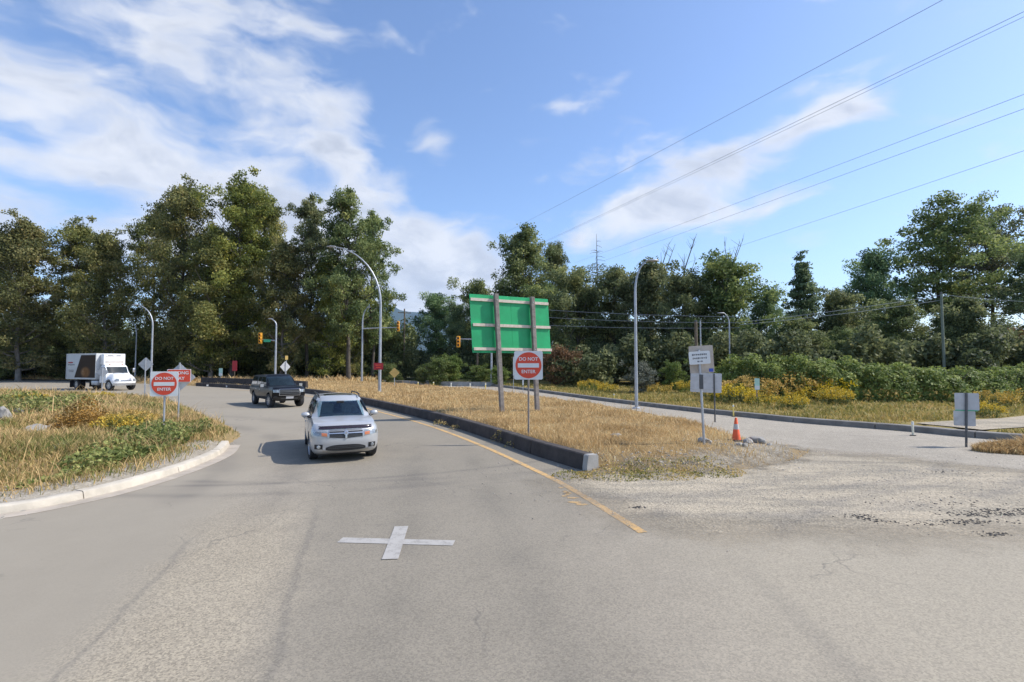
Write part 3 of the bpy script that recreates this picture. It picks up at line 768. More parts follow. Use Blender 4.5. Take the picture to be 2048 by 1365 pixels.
# ---- far mountain
def ridge():
    g = np.random.default_rng(4)
    xs = np.linspace(-6500, 7500, 141); ys = np.linspace(7200, 10200, 31)
    gx, gy = np.meshgrid(xs, ys); G = np.stack([gx.ravel(), gy.ravel()], 1)
    n = sum(vnoise(G, s, k) * a for s, a, k in ((1 / 2600, .5, 1), (1 / 1100, .28, 2), (1 / 450, .15, 3), (1 / 190, .07, 4)))
    prof = np.clip((G[:, 1] - 7200) / 1900, 0, 1)
    hump = np.exp(-((G[:, 0] + 2150) / 2600) ** 2)
    z = -5 + prof ** 1.1 * (240 + 800 * hump) * (0.45 + 1.0 * n)
    V = np.column_stack([G, z]); ny, nx = gx.shape
    i = np.arange(nx * ny).reshape(ny, nx); q = np.stack([i[:-1, :-1], i[:-1, 1:], i[1:, 1:], i[1:, :-1]], -1).reshape(-1, 4)
    me = np_mesh('mountain', V, q); me.polygons.foreach_set('use_smooth', np.ones(len(me.polygons), bool))
    tag(link('mountain', me, mat('forest_slope', (0.035, 0.055, 0.04), 0.95, 0, 0.4, 0.004, coord='Object')), kind='structure')
ridge()
# ================================================================== vegetation
leafmat('leaf_cottonwood', [(0.0, (0.079, 0.093, 0.027)), (0.35, (0.184, 0.203, 0.054)), (0.65, (0.302, 0.290, 0.083)), (1.0, (0.500, 0.401, 0.114))], 0.42)
leafmat('leaf_dark', [(0.0, (0.073, 0.103, 0.037)), (0.4, (0.174, 0.212, 0.077)), (0.75, (0.309, 0.336, 0.122)), (1.0, (0.507, 0.478, 0.163))], 0.42)
leafmat('leaf_bluegreen', [(0.0, (0.068, 0.107, 0.056)), (0.4, (0.160, 0.225, 0.105)), (0.75, (0.264, 0.334, 0.151)), (1.0, (0.372, 0.417, 0.181))], 0.42)
leafmat('leaf_shrub', [(0.0, (0.067, 0.097, 0.026)), (0.5, (0.163, 0.211, 0.053)), (1.0, (0.307, 0.317, 0.097))], 0.35)
leafmat('leaf_bramble', [(0.0, (0.064, 0.086, 0.021)), (0.45, (0.191, 0.231, 0.053)), (0.8, (0.356, 0.356, 0.097)), (1.0, (0.559, 0.501, 0.176))], 0.30, patch=(0.5, 0.5))
leafmat('leaf_grey', [(0.0, (0.086, 0.100, 0.064)), (0.5, (0.186, 0.200, 0.143)), (1.0, (0.315, 0.315, 0.243))], 0.25)
leafmat('leaf_rust', [(0.0, (0.090, 0.067, 0.024)), (0.5, (0.240, 0.127, 0.041)), (1.0, (0.450, 0.226, 0.062))], 0.3)
leafmat('leaf_knotweed', [(0.0, (0.076, 0.119, 0.029)), (0.5, (0.237, 0.294, 0.074)), (0.85, (0.394, 0.436, 0.127)), (1.0, (0.568, 0.564, 0.190))], 0.35, patch=(0.35, 0.35), objvar=0)
leafmat('petal_yellow', [(0.0, (0.484, 0.299, 0.020)), (0.5, (0.651, 0.414, 0.025)), (1.0, (0.704, 0.510, 0.080))], 0.25, objvar=0.06)
leafmat('grass_dry', [(0.0, (0.297, 0.197, 0.083)), (0.35, (0.535, 0.368, 0.175)), (0.7, (0.743, 0.534, 0.265)), (1.0, (0.780, 0.708, 0.403))], 0.3, patch=(0.45, 0.9), objvar=0)
leafmat('grass_verge', [(0.0, (0.131, 0.145, 0.033)), (0.35, (0.289, 0.263, 0.072)), (0.65, (0.473, 0.355, 0.118)), (1.0, (0.630, 0.446, 0.184))], 0.3, patch=(0.25, 1.0), objvar=0)
leafmat('grass_island', [(0.0, (0.102, 0.152, 0.031)), (0.3, (0.216, 0.221, 0.065)), (0.55, (0.459, 0.331, 0.138)), (1.0, (0.702, 0.483, 0.238))], 0.3, patch=(0.32, 1.5), objvar=0)

def tree_meshes(name, seed, h, r, cb, nl, n_leaf, ls, clump, prof, rise=(15, 55), sub=(3, 6), wander=0.5, trunk_r=None, flat=0.75):
    """tapered trunk with limbs, and a crown of leaf clumps carried on the limbs"""
    g = np.random.default_rng(seed); rd = random.Random(seed)
    tr = MB(); K = 10
    tp = [Vector((0, 0, -0.3))]; off = Vector((0, 0, 0))
    for k in range(1, K + 1):
        off += Vector((rd.gauss(0, wander * 0.4), rd.gauss(0, wander * 0.4), 0)) * (h / 30)
        tp.append(Vector((off.x, off.y, h * 0.96 * k / K)))
    r0 = trunk_r or h * 0.013
    rad = [r0 * (1.25 if k == 0 else (1 - 0.93 * k / K)) for k in range(K + 1)]
    tr.tube(tp, rad, 8)
    def trunk_at(t_):
        f = min(max(t_, 0), 0.999) * K; i = int(f); return tp[i].lerp(tp[i + 1], f - i)
    clumps = []
    for i in range(nl):
        t_ = cb + (0.97 - cb) * ((i + rd.random()) / nl)
        az_ = i * 2.39996 + rd.uniform(-0.5, 0.5)
        L = r * prof((t_ - cb) / (1 - cb)) * rd.uniform(0.6, 1.2)
        if L < 0.3: L = 0.3
        e = R(rise[0] + (rise[1] - rise[0]) * (t_ - cb) / (1 - cb) + rd.uniform(-10, 10))
        st = trunk_at(t_ * 0.94)
        d = Vector((math.cos(az_) * math.cos(e), math.sin(az_) * math.cos(e), math.sin(e)))
        sag = Vector((0, 0, 0.12 * L))
        p1 = st + d * L * 0.35 - sag * 0.4; p2 = st + d * L * 0.7 - sag * 0.1; p3 = st + d * L + sag * 0.3
        rr = max(0.02, r0 * 0.38 * (1 - t_) + 0.03)
        tr.tube([st, p1, p2, p3], [rr, rr * 0.75, rr * 0.5, rr * 0.2], 5)
        for j in range(rd.randint(*sub)):
            u = rd.uniform(0.30, 1.05)
            q = st.lerp(p3, min(u, 1)) + Vector((rd.gauss(0, 1), rd.gauss(0, 1), rd.gauss(0.25, 0.7))) * (L * 0.22)
            s0 = st.lerp(p3, max(0, u - 0.25))
            tr.tube([s0, (s0 + q) / 2 + Vector((0, 0, 0.1)), q], [rr * 0.35, rr * 0.25, 0.012], 4)
            clumps.append((q, clump * rd.uniform(0.55, 1.3)))
    for k in range(max(3, nl // 8)):
        clumps.append((tp[-1] + Vector((rd.gauss(0, .5), rd.gauss(0, .5), rd.uniform(-1.2, .5))) * clump, clump * rd.uniform(0.5, 0.8)))
    vol = np.array([c[1] ** 2 for c in clumps]); cnt = np.maximum(6, (vol / vol.sum() * n_leaf)).astype(int)
    pts = []; tint = []; nr = []
    for (q, cr_), n in zip(clumps, cnt):
        v = g.normal(size=(n, 3)); v /= np.linalg.norm(v, axis=1, keepdims=True)
        # lobed shell: uneven outline
        lob = 1 + 0.35 * np.sin(v[:, 0] * 3.1 + q.x) * np.sin(v[:, 1] * 2.7 + q.y) + 0.2 * np.sin(v[:, 2] * 4 + q.z)
        rad_ = cr_ * (g.uniform(0.12, 1, n) ** 0.55) * lob
        p = v * rad_[:, None]; p[:, 2] *= flat
        pts.append(p + np.array(q)); nr.append(v)
        tint.append(np.clip(g.normal(0.45, 0.17, n) + g.normal(0, 0.18), 0, 1))
    C = np.concatenate(pts); T = np.concatenate(tint); Nr = np.concatenate(nr)
    C[:, 2] = np.maximum(C[:, 2], 0.1)
    return tr.mesh(name + '_trunk', 60), leaves(name + '_crown', C, g.uniform(0.65, 1.25, len(C)) * ls, T, g, 0.3, 0.62, Nr * 0.6)

P_COT = lambda u: (0.55 + 0.6 * math.sin(math.pi * min(1, u * 0.9 + 0.1))) * (1 if u < 0.75 else max(0.25, 1 - (u - 0.75) * 2.4))
P_RND = lambda u: max(0.2, math.sin(math.pi * (0.12 + 0.80 * u)) ** 0.8)
P_CON = lambda u: max(0.08, 1.0 - u)
P_TOP = lambda u: max(0.25, math.sin(math.pi * (0.25 + 0.65 * u)))
VAR = {}
def variant(key, bark, leaf, *a, **k):
    tm, cm = tree_meshes(key, *a, **k); tm.materials.append(MATS[bark]); cm.materials.append(MATS[leaf]); VAR[key] = (tm, cm, a[1])
#                               seed  h   r   cb  limbs leaves  leaf clump profile
variant('cotA', 'bark', 'leaf_cottonwood', 1, 31, 6.4, .12, 54, 44000, .185, 1.45, P_COT)
variant('cotB', 'bark', 'leaf_cottonwood', 2, 33, 5.6, .10, 56, 44000, .185, 1.35, P_COT)
variant('cotC', 'barkpale', 'leaf_cottonwood', 3, 27, 5.6, .06, 46, 38000, .19, 1.45, P_COT)
variant('cotD', 'bark', 'leaf_dark', 4, 30, 6.2, .22, 44, 30000, .19, 1.25, P_TOP, wander=0.9)
variant('aldA', 'bark', 'leaf_dark', 5, 17, 5.2, .05, 42, 32000, .165, 1.25, P_RND)
variant('aldB', 'barkpale', 'leaf_dark', 6, 15, 4.8, .03, 40, 30000, .165, 1.2, P_RND)
variant('aldC', 'bark', 'leaf_bluegreen', 7, 20, 5.8, .08, 44, 32000, .175, 1.3, P_RND)
variant('bigA', 'bark', 'leaf_dark', 8, 25, 8.2, .42, 40, 28000, .18, 1.35, P_TOP, rise=(5, 50), wander=0.9, flat=0.55, trunk_r=0.45)
variant('conA', 'bark', 'leaf_bluegreen', 9, 20, 5.2, .12, 64, 20000, .17, 0.85, P_CON, rise=(-8, 30), flat=0.5)
variant('ovalA', 'bark', 'leaf_dark', 10, 26, 6.6, .38, 44, 30000, .185, 1.3, P_TOP, rise=(25, 65))
variant('bushA', 'bark', 'leaf_shrub', 12, 4.2, 2.4, .02, 26, 9000, .11, .62, P_RND)
variant('bushB', 'bark', 'leaf_grey', 13, 3.0, 1.7, .02, 24, 8000, .075, .48, P_RND)
variant('bushC', 'bark', 'leaf_rust', 14, 4.6, 2.2, .02, 28, 9000, .10, .60, P_RND)
variant('bushD', 'bark', 'leaf_dark', 15, 7.5, 3.8, .02, 34, 14000, .17, 1.0, P_RND)

def plant(name, key, x, y, z, h, label, cat, group, sx=1.0, rz=None, dz=0.0):
    tm, cm, h0 = VAR[key]
    e = empty(name, (x, y, z), rz if rz is not None else random.uniform(0, 6.28), label, cat, group)
    s = h / h0; e.scale = (s * sx, s * sx, s)
    link('trunk', tm, None, e); link('crown', cm, None, e)
    return e
def tree_px(name, key, px, top, d, label, group, cat='tree', sx=1.0, rz=None):
    p = at(px, 730, d); h = at(px, top, d).z
    return plant(name, key, p.x, d, 0.0, h, label, cat, group, sx, rz)

GL = 'tall cottonwoods along the left of the ramp'
for k, (key, px, top, d, sx, lab) in enumerate([
    ('cotC', -40, 440, 84, 1.0, 'cottonwood cut by the left edge of the picture'),
    ('cotC', 38, 424, 78, 1.0, 'olive cottonwood nearest the left edge, left of the white box truck'),
    ('cotB', 138, 424, 84, 1.0, 'cottonwood rising right above the white box truck trailer'),
    ('cotC', 205, 452, 78, .85, 'shorter cottonwood above the cab of the box truck'),
    ('cotA', 305, 400, 88, .72, 'cottonwood behind the two curved lamps at the left'),
    ('cotA', 362, 346, 80, .82, 'tall cottonwood above the left do not enter sign'),
    ('cotB', 462, 330, 78, .92, 'tallest cottonwood of the whole left wood'),
    ('cotA', 520, 372, 86, .72, 'tall cottonwood on the right flank of the tallest tree'),
    ('cotC', 420, 450, 76, 1.0, 'lower leafy cottonwood in front of the tallest trees'),
    ('cotC', 562, 470, 77, .85, 'lower cottonwood above the black vehicle'),
    ('cotD', 615, 384, 80, .74, 'dark cottonwood with a gappy crown above the silver car'),
    ('cotD', 698, 372, 78, .86, 'gappy dark cottonwood behind the big curved lamp arm'),
    ('cotD', 745, 420, 84, .72, 'slim cottonwood at the right end of the left wood'),
    ('cotC', 655, 500, 80, .9, 'low leafy cottonwood under the gappy dark crowns'),
    ('cotC', 700, 560, 82, .8, 'lowest cottonwood beside the curved lamp pole'),
    ]):
    tree_px('cottonwood_tree', key, px, top, d, lab, GL, sx=sx, rz=k * 1.37)
GM = 'trees in the middle beyond the side road'
for k, (key, px, top, d, sx, lab) in enumerate([
    ('aldC', 872, 588, 100, 1.0, 'rounded blue green tree just right of the mountain gap'),
    ('aldC', 915, 610, 92, .8, 'smaller rounded tree left of the green sign board'),
    ('ovalA', 1048, 455, 88, 1.0, 'tall oval tree on a bare trunk above the green sign board'),
    ('ovalA', 1108, 482, 92, .62, 'slim tree touching the right of the tall oval tree'),
    ('aldA', 950, 560, 96, .8, 'tree peeping over the left corner of the green sign board'),
    ('aldA', 1010, 600, 82, 1.1, 'broad dark tree hidden behind the green sign board'),
    ('aldB', 1095, 575, 76, .95, 'dark tree at the right edge of the green sign board'),
    ]):
    tree_px('broadleaf_tree', key, px, top, d, lab, GM, sx=sx, rz=k * 2.1 + .4)
GR = 'trees behind the bramble bank on the right'
for k, (key, px, top, d, sx, lab) in enumerate([
    ('aldB', 1155, 545, 70, .95, 'dark alder left of the dead conifer'),
    ('aldA', 1225, 535, 68, .95, 'dark alder just left of the right hand street lamp'),
    ('aldB', 1300, 528, 66, 1.0, 'dense alder right of the street lamp on the median'),
    ('aldA', 1365, 545, 62, .9, 'alder behind the wooden pole stub and white notice'),
    ('aldB', 1448, 522, 62, 1.05, 'broad alder above the small curved lamp on the right'),
    ('aldC', 1535, 580, 64, .85, 'low alder in the dip left of the pointed tree'),
    ('conA', 1608, 498, 68, .95, 'pointed tree with tiered branches on the right'),
    ('aldB', 1680, 585, 62, .95, 'low alder in the dip right of the pointed tree'),
    ('aldC', 1752, 508, 70, .85, 'pale round alder left of the large spreading tree'),
    ('bigA', 1862, 418, 72, 1.0, 'large spreading tree behind the grey green utility pole'),
    ('bigA', 2000, 422, 76, .80, 'second spreading tree near the right edge'),
    ('aldA', 1800, 600, 56, 1.05, 'dense dark tree left of the grey green utility pole'),
    ('aldB', 1930, 600, 52, 1.1, 'dense dark tree right of the grey green utility pole'),
    ('aldC', 2090, 500, 64, 1.0, 'tree cut by the right edge of the picture'),
    ('aldB', 1590, 640, 54, 1.1, 'low dark tree over the middle of the bramble bank'),
    ('aldA', 1700, 655, 50, 1.1, 'low bushy tree over the bramble bank near the pole'),
    ]):
    tree_px('alder_tree', key, px, top, d, lab, GR, sx=sx, rz=k * 1.9 + .2)

# dead conifer and bare snags
def snag(px, top, d, label, seed, conifer=True):
    rd = random.Random(seed); h = at(px, top, d).z; p = at(px, 730, d)
    e = empty('dead_tree', (p.x, d, 0), 0, label, 'dead tree', 'dead trees among the alders')
    MB().tube([(0, 0, -.3), (0.1, 0, h * .5), (0, 0, h)], [h * .012, h * .007, .02], 7).build('trunk', MATS['barkpale'], e)
    mb = MB()
    for k in range(46 if conifer else 9):
        z = h * rd.uniform(.45, .97); a = rd.uniform(0, 6.28)
        if conifer:
            L = (h - z) * .26 + .4; q = Vector((math.cos(a) * L, math.sin(a) * L, z - L * .25 + rd.uniform(-.1, .2)))
            mb.tube([(0, 0, z), q * .5 + Vector((0, 0, z * .5 + .1)), q], [.05, .035, .012], 4)
        else:
            L = h * rd.uniform(.12, .25); q = Vector((math.cos(a) * L * .5, math.sin(a) * L * .5, z + L))
            mb.tube([(0, 0, z * .92), q * .5 + Vector((0, 0, z * .46)), q], [.10, .06, .02], 4)
            for j in range(4):
                s0 = Vector((0, 0, z * .92)).lerp(q, rd.uniform(.4, .9)); mb.tube([s0, s0 + Vector((rd.gauss(0, .5), rd.gauss(0, .5), rd.uniform(.6, 1.4)))], [.03, .01], 4)
    mb.build('branches', MATS['barkpale'], e)['kind'] = 'stuff'
    if conifer:
        g = np.random.default_rng(seed); n = 1600
        z = h * g.uniform(.55, .80, n); a = g.uniform(0, 6.28, n); L = ((h - z) * .26 + .4) * g.uniform(.4, 1.05, n)
        C = np.stack([np.cos(a) * L, np.sin(a) * L, z - L * .25 + g.normal(0, .12, n)], 1)
        me = leaves('snag_needles', C, g.uniform(.08, .16, n), g.uniform(.1, .6, n), g); link('crown', me, MATS['leaf_dark'], e)
snag(1195, 468, 82, 'dead conifer with a bare spire top above the alders', 1)
snag(1325, 505, 72, 'bare forked dead tree left of the broad alder', 2, False)
snag(1372, 508, 72, 'bare dead tree with upright twigs beside the forked one', 3, False)
snag(1462, 512, 70, 'bare dead tree poking out of the broad alder', 4, False)

# dark understorey of the woods: reads as one mass
def thicket(name, spots, leafm, seed, label, ls=.22, per=2600):
    g = np.random.default_rng(seed); pts = []; tn = []; nv = []
    for x, y, h, r in spots:
        for k in range(5):
            c = np.array([x + g.normal() * r * .5, y + g.normal() * r * .35, h * g.uniform(.15, .7)]); n = per // 5
            v = g.normal(size=(n, 3)); v /= np.linalg.norm(v, axis=1, keepdims=True)
            rr = r * .55 * g.uniform(.2, 1, n) ** .5
            p = c + v * rr[:, None] * np.array([1, 1, h / (2.0 * r)]); p[:, 2] = np.abs(p[:, 2])
            pts.append(p); nv.append(v); tn.append(np.clip(g.normal(.38, .17, n) + g.normal(0, .1), 0, 1))
    C = np.concatenate(pts)
    o = link(name, leaves(name, C, g.uniform(.6, 1.3, len(C)) * ls, np.concatenate(tn), g, .3, .62, np.concatenate(nv) * .5), MATS[leafm])
    return tag(o, label, 'undergrowth', kind='stuff')
g4 = np.random.default_rng(21)
sp = []
for px in range(-60, 800, 26):
    d = g4.uniform(80, 92); p = at(px, 730, d); sp.append((p.x, d, g4.uniform(5, 11), g4.uniform(2.6, 4.2)))
for px in range(-60, 790, 34):
    d = g4.uniform(96, 104); p = at(px, 730, d); sp.append((p.x, d, g4.uniform(11, 17), g4.uniform(4.5, 6)))
thicket('wood_undergrowth', sp, 'leaf_dark', 31, 'dark undergrowth filling the foot of the left wood', .26, 3400)
sp = []
for px in range(790, 1160, 22):
    d = g4.uniform(86, 100); p = at(px, 730, d); sp.append((p.x, d, g4.uniform(5, 9), g4.uniform(2.4, 4)))
for px in range(1130, 2140, 22):
    d = g4.uniform(54, 64) if px < 1500 else g4.uniform(46, 58); p = at(px, 730, d); sp.append((p.x, d, g4.uniform(4.5, 8), g4.uniform(2.2, 3.6)))
for px in range(1130, 2140, 34):
    d = g4.uniform(74, 80); p = at(px, 730, d); sp.append((p.x, d, g4.uniform(8, 12), g4.uniform(3.5, 5)))
thicket('alder_undergrowth', sp, 'leaf_dark', 32, 'dark undergrowth between and under the trees on the right', .21, 3200)

# ---- single shrubs
GB = 'shrubs along the far verge'
for k, (key, px, base, top, sx, lab) in enumerate([
    ('bushC', 1122, 775, 700, 1.15, 'rust tinged shrub just right of the right do not enter sign'),
    ('bushA', 1185, 772, 725, 1.1, 'green shrub right of the rust tinged shrub'),
    ('bushB', 1282, 790, 738, 1.0, 'grey green round bush behind the median street lamp'),
    ('bushA', 1345, 785, 735, .9, 'green shrub left of the white notice'),
    ('bushA', 875, 772, 726, 1.2, 'bright green shrub left of the green board posts'),
    ('bushA', 905, 771, 722, 1.0, 'bright green shrub under the traffic signal'),
    ('bushA', 960, 772, 738, 1.4, 'low green shrub behind the left board post'),
    ('bushA', 1000, 773, 742, 1.4, 'low green shrub between the two board posts'),
    ('bushA', 845, 771, 742, 1.3, 'low green shrub beside the distant wooden pole'),
    ('bushA', 775, 770, 735, 1.2, 'green shrub behind the yellow diamond sign'),
    ('bushC', 2044, 775, 668, .8, 'orange brown shrub at the right edge'),
    ]):
    d = gp(px, base).y; p = at(px, 730, d); h = at(px, top, d).z
    plant('shrub', key, p.x, d, 0.1, h, lab, 'shrub', GB, sx, rz=k * 1.1)

# ---- bramble bank on the right: one hedge-like mass of big leaves on arching canes
def bramble_bank():
    g = np.random.default_rng(44); n = 62000
    A = [(x_ * 1.13, y_ * 1.13) for x_, y_ in [(13.6, 33.0), (15.0, 31.2), (17.5, 29.4), (20.3, 28.4), (23.4, 27.6), (27.0, 28.4), (31, 29.0), (36, 30.0), (44, 31)]]
    L, s = arc_param(smooth_line(A)); u = g.uniform(0, s[-1], n)
    bx = np.interp(u, s, L[:, 0]); by = np.interp(u, s, L[:, 1])
    H = 2.6 - .020 * u + 0.75 * (vnoise(np.stack([u, u * 0], 1), .22, 3) - .5) + .5 * (vnoise(np.stack([u, u * 0], 1), .9, 4) - .5)
    H = H * np.clip(u / 3.0 + .55, 0, 1) * np.where((u > 24.5) & (u < 27), .85, 1)
    th = g.uniform(-.1, 1.0, n) * math.pi * .62                    # around a rounded face, front to top to back
    dep = 1.0 - .16 * g.exponential(1, n) * .5
    lump = 1 + .11 * np.sin(u * 1.9 + th * 2.1) + .08 * np.sin(u * 4.3 - th * 3.7) + .08 * np.sin(u * 9.1 + th * 5)
    rr = dep * lump
    y = by + 2.2 - np.cos(th) * 2.4 * rr; z = np.maximum(.15, np.sin(np.clip(th, 0, 3)) ** .8 * H * rr * .98 + .15)
    C = np.stack([bx + g.normal(0, .15, n), y, z], 1)
    nr = np.stack([np.zeros(n), -np.cos(th), np.sin(th) + .5], 1)
    tint = np.clip(.42 + .30 * np.sin(u * 2.9 + th * 4.5) * np.sin(u * 1.1 - th * 2) + g.normal(0, .16, n), 0, 1)
    e = empty('bramble_bank', (20, 29, 0), 0, 'long bank of dense green brambles beyond the right hand road', 'hedge')
    me = leaves('bramble_leaves', C - np.array([20, 29, 0]), g.uniform(.06, .135, n), tint, g, .2, .55, nr * .9)
    link('foliage', me, MATS['leaf_knotweed'], e)
    mb = MB()
    for k in range(90):
        uu = g.uniform(0, s[-1]); x0 = np.interp(uu, s, L[:, 0]); y0 = np.interp(uu, s, L[:, 1]) + g.uniform(.3, 2.5)
        mb.tube([(x0 - 20, y0 - 29, 0), (x0 - 20 + g.normal() * .3, y0 - 29 - .2, 1.3), (x0 - 20 + g.normal() * .6, y0 - 29 - .8, 2.2)], [.02, .015, .006], 4)
    mb.build('canes', MATS['bark'], e)
bramble_bank()

# ---- goldenrod
def goldenrod_mesh(seed, n_st=46, h=1.0, r=.7):
    g = np.random.default_rng(seed); st = MB(); lp = []; fp = []
    for k in range(n_st):
        a = g.uniform(0, 6.28); rr = r * math.sqrt(g.uniform(0, 1)); x, y = rr * math.cos(a), rr * math.sin(a)
        hh = h * g.uniform(.6, 1.1) * (1 - .3 * rr / r); tip = np.array([x * 1.35, y * 1.35, hh])
        st.tube([(x, y, -.05), (x * 1.1, y * 1.1, hh * .5), tip], [.008, .006, .003], 3, caps=False)
        for j in range(26):
            f = g.uniform(.05, .8); lp.append(np.array([x, y, 0]) * (1 - f) + tip * f + g.normal(0, .05, 3))
        for j in range(34):
            f = g.uniform(0, 1); fp.append(tip + np.array([g.normal() * .065, g.normal() * .065, -.26 * f]) + np.array([x, y, 0]) * .10 * f)
    sm = st.mesh('goldenrod_stems'); sm.materials.append(MATS['leaf_shrub'])
    lp = np.array(lp); fp = np.array(fp)
    lm = leaves('goldenrod_leaves', lp, g.uniform(.03, .07, len(lp)), g.uniform(.2, .9, len(lp)), g, .2, .35); lm.materials.append(MATS['leaf_shrub'])
    fm = leaves('goldenrod_flowers', fp, g.uniform(.018, .042, len(fp)), g.uniform(0, 1, len(fp)), g, .5, .8); fm.materials.append(MATS['petal_yellow'])
    return sm, lm, fm
GV = [goldenrod_mesh(61), goldenrod_mesh(62, 60, 1.15, .95), goldenrod_mesh(63, 34, .85, .6)]
def goldenrod(x, y, z, k, s, label, group):
    e = empty('goldenrod_clump', (x, y, z), random.uniform(0, 6.28), label, 'wildflowers', group); e.scale = (s, s, s)
    for nm, me in zip(('stems', 'leaves', 'flowers'), GV[k % 3]): link(nm, me, None, e)
GG = 'goldenrod clumps in front of the bramble bank'
for k, (px, base, s, lab) in enumerate([
    (1470, 804, 1.5, 'goldenrod clump just right of the grey sign back'),
    (1500, 798, 1.7, 'goldenrod clump behind the small green and white marker'),
    (1540, 799, 1.8, 'bright goldenrod clump right of the green and white marker'),
    (1583, 815, 1.1, 'low goldenrod clump nearest the right hand road'),
    (1600, 797, 1.95, 'tall goldenrod clump half way along the flowering row'),
    (1635, 802, 1.6, 'goldenrod clump right of the tall one on the bank'),
    (1668, 806, 1.35, 'goldenrod clump at the right end of the flowering row'),
    (1568, 795, 2.0, 'goldenrod clump against the left end of the bramble bank'),
    (1520, 808, 1.2, 'short goldenrod clump at the foot of the green and white marker'),
    (1440, 800, 1.4, 'goldenrod clump half hidden by the grey sign back'),
    (1650, 798, 1.8, 'goldenrod clump deep in the bramble bank'),
    (1318, 786, 1.3, 'goldenrod clump right of the median street lamp'),
    (1370, 784, 1.3, 'goldenrod clump left of the white notice post'),
    (1180, 780, 1.1, 'faint goldenrod clump behind the right end of the green board'),
    (1215, 782, 1.2, 'faint goldenrod clump left of the grey bush'),
    (1985, 812, 1.2, 'goldenrod clump right of the grey sign backs'),
    (2010, 795, 1.4, 'goldenrod clump above the one beside the sign backs'),
    (2045, 805, 1.3, 'goldenrod clump at the right edge of the picture'),
    (1970, 830, .9, 'low goldenrod clump at the edge of the gravel drive'),
    ]):
    p = gp(px, base, .25); goldenrod(p.x, p.y, .15, k, s * .86, lab, GG)
GI = 'goldenrod clumps on the left island'
for k, (px, py, s, lab) in enumerate([
    (232, 868, .62, 'goldenrod clump in front of the left sign post'),
    (258, 860, .62, 'goldenrod clump on the island left of the sign post'),
    (285, 850, .55, 'goldenrod clump nearest the left sign post'),
    (205, 800, .55, 'goldenrod clump on the crest of the island'),
    (60, 812, .55, 'goldenrod clump near the far left crest of the island'),
    ]):
    p = gp(px, py, .4); z = float(isl_z(np.array([[p.x, p.y]]))[0]); goldenrod(p.x, p.y, z, k, s, lab, GI)

# ---- grass
def field(name, poly, hz, n, hr, wr, leafm, seed, label, dens=None, ymax=60, tint_mid=.5):
    g = np.random.default_rng(seed); P = np.array(poly); lo = P.min(0); hi = P.max(0); hi[1] = min(hi[1], ymax)
    out_ = []
    while sum(len(a) for a in out_) < n:
        q = g.uniform(lo, hi, (n * 2, 2)); d = np.hypot(q[:, 0], q[:, 1])
        vis = np.abs(np.degrees(np.arctan2(q[:, 0], q[:, 1]))) < 50
        keep = vis & (g.uniform(0, 1, len(q)) < np.clip(16.0 / np.maximum(d, 8), 0, 1) ** 1.5) & (sdist(q, poly) > .06)
        if dens is not None: keep &= g.uniform(0, 1, len(q)) < dens(q)
        out_.append(q[keep])
    q = np.concatenate(out_)[:n]; d = np.hypot(q[:, 0], q[:, 1]); z = hz(q)
    h = g.uniform(*hr, n) * (.35 + 1.3 * vnoise(q, .8, seed) * (.4 + 1.1 * vnoise(q, 3.1, seed + 2))); w = g.uniform(*wr, n) * np.clip(d / 16, .8, 3.0)
    base = np.column_stack([q, z - .02])
    tint = np.clip(g.normal(tint_mid, .20, n), 0, 1)
    o = link(name, blades(name, base, h, w, np.full(n, 1.05), tint, g), MATS[leafm])
    return tag(o, label, 'grass', kind='stuff')
def front_thin(q):     # sparse and trampled at the gravelly tip of the median
    return np.clip((q[:, 1] - 11.6) / 2.4, .15, 1) * np.clip((8.0 - q[:, 0] + np.maximum(0, q[:, 1] - 17.5) * .6) / 3.0, .06, 1) * np.clip(.25 + 1.6 * vnoise(q, .55, 51) , .2, 1)
field('dry_grass', med_poly, med_z, 140000, (.035, .16), (.0045, .010), 'grass_dry', 71, 'straw coloured dry grass covering the median', front_thin, 74, .5)
field('island_grass', isl_poly, isl_z, 115000, (.06, .26), (.006, .013), 'grass_island', 72, 'mixed green and straw grass on the left island', lambda q: np.clip(sdist(q, isl_poly) / 1.3 - .1, .05, 1) , 52, .5)
field('verge_grass', ver_poly, ver_z, 70000, (.06, .24), (.008, .016), 'grass_verge', 73, 'olive and straw grass on the verge beyond the right road', lambda q: (np.min(np.hypot(q[:, None, 0] - np.array(dr_c)[None, :, 0], q[:, None, 1] - np.array(dr_c)[None, :, 1]), axis=1) > 1.15 + .5 * vnoise(q, 1.1, 61)) * np.clip(.35 + 1.4 * vnoise(q, .4, 62), 0, 1), 62, .5)
field('strip_grass', rs_poly, rs_z, 9000, (.12, .32), (.006, .012), 'grass_dry', 74, 'dry grass on the narrow strip under the grey sign backs')
# far verge of the bend on the left, below the wood
fv = [(-100, 92), (-70, 80), (-49, 69), (-38, 62.5), (-20, 70), (-20, 80), (-100, 104)]
field('far_verge_grass', fv, lambda q: np.full(len(q), -.03), 16000, (.3, .8), (.02, .045), 'grass_dry', 75, 'dry grass along the foot of the left wood', None, 104)

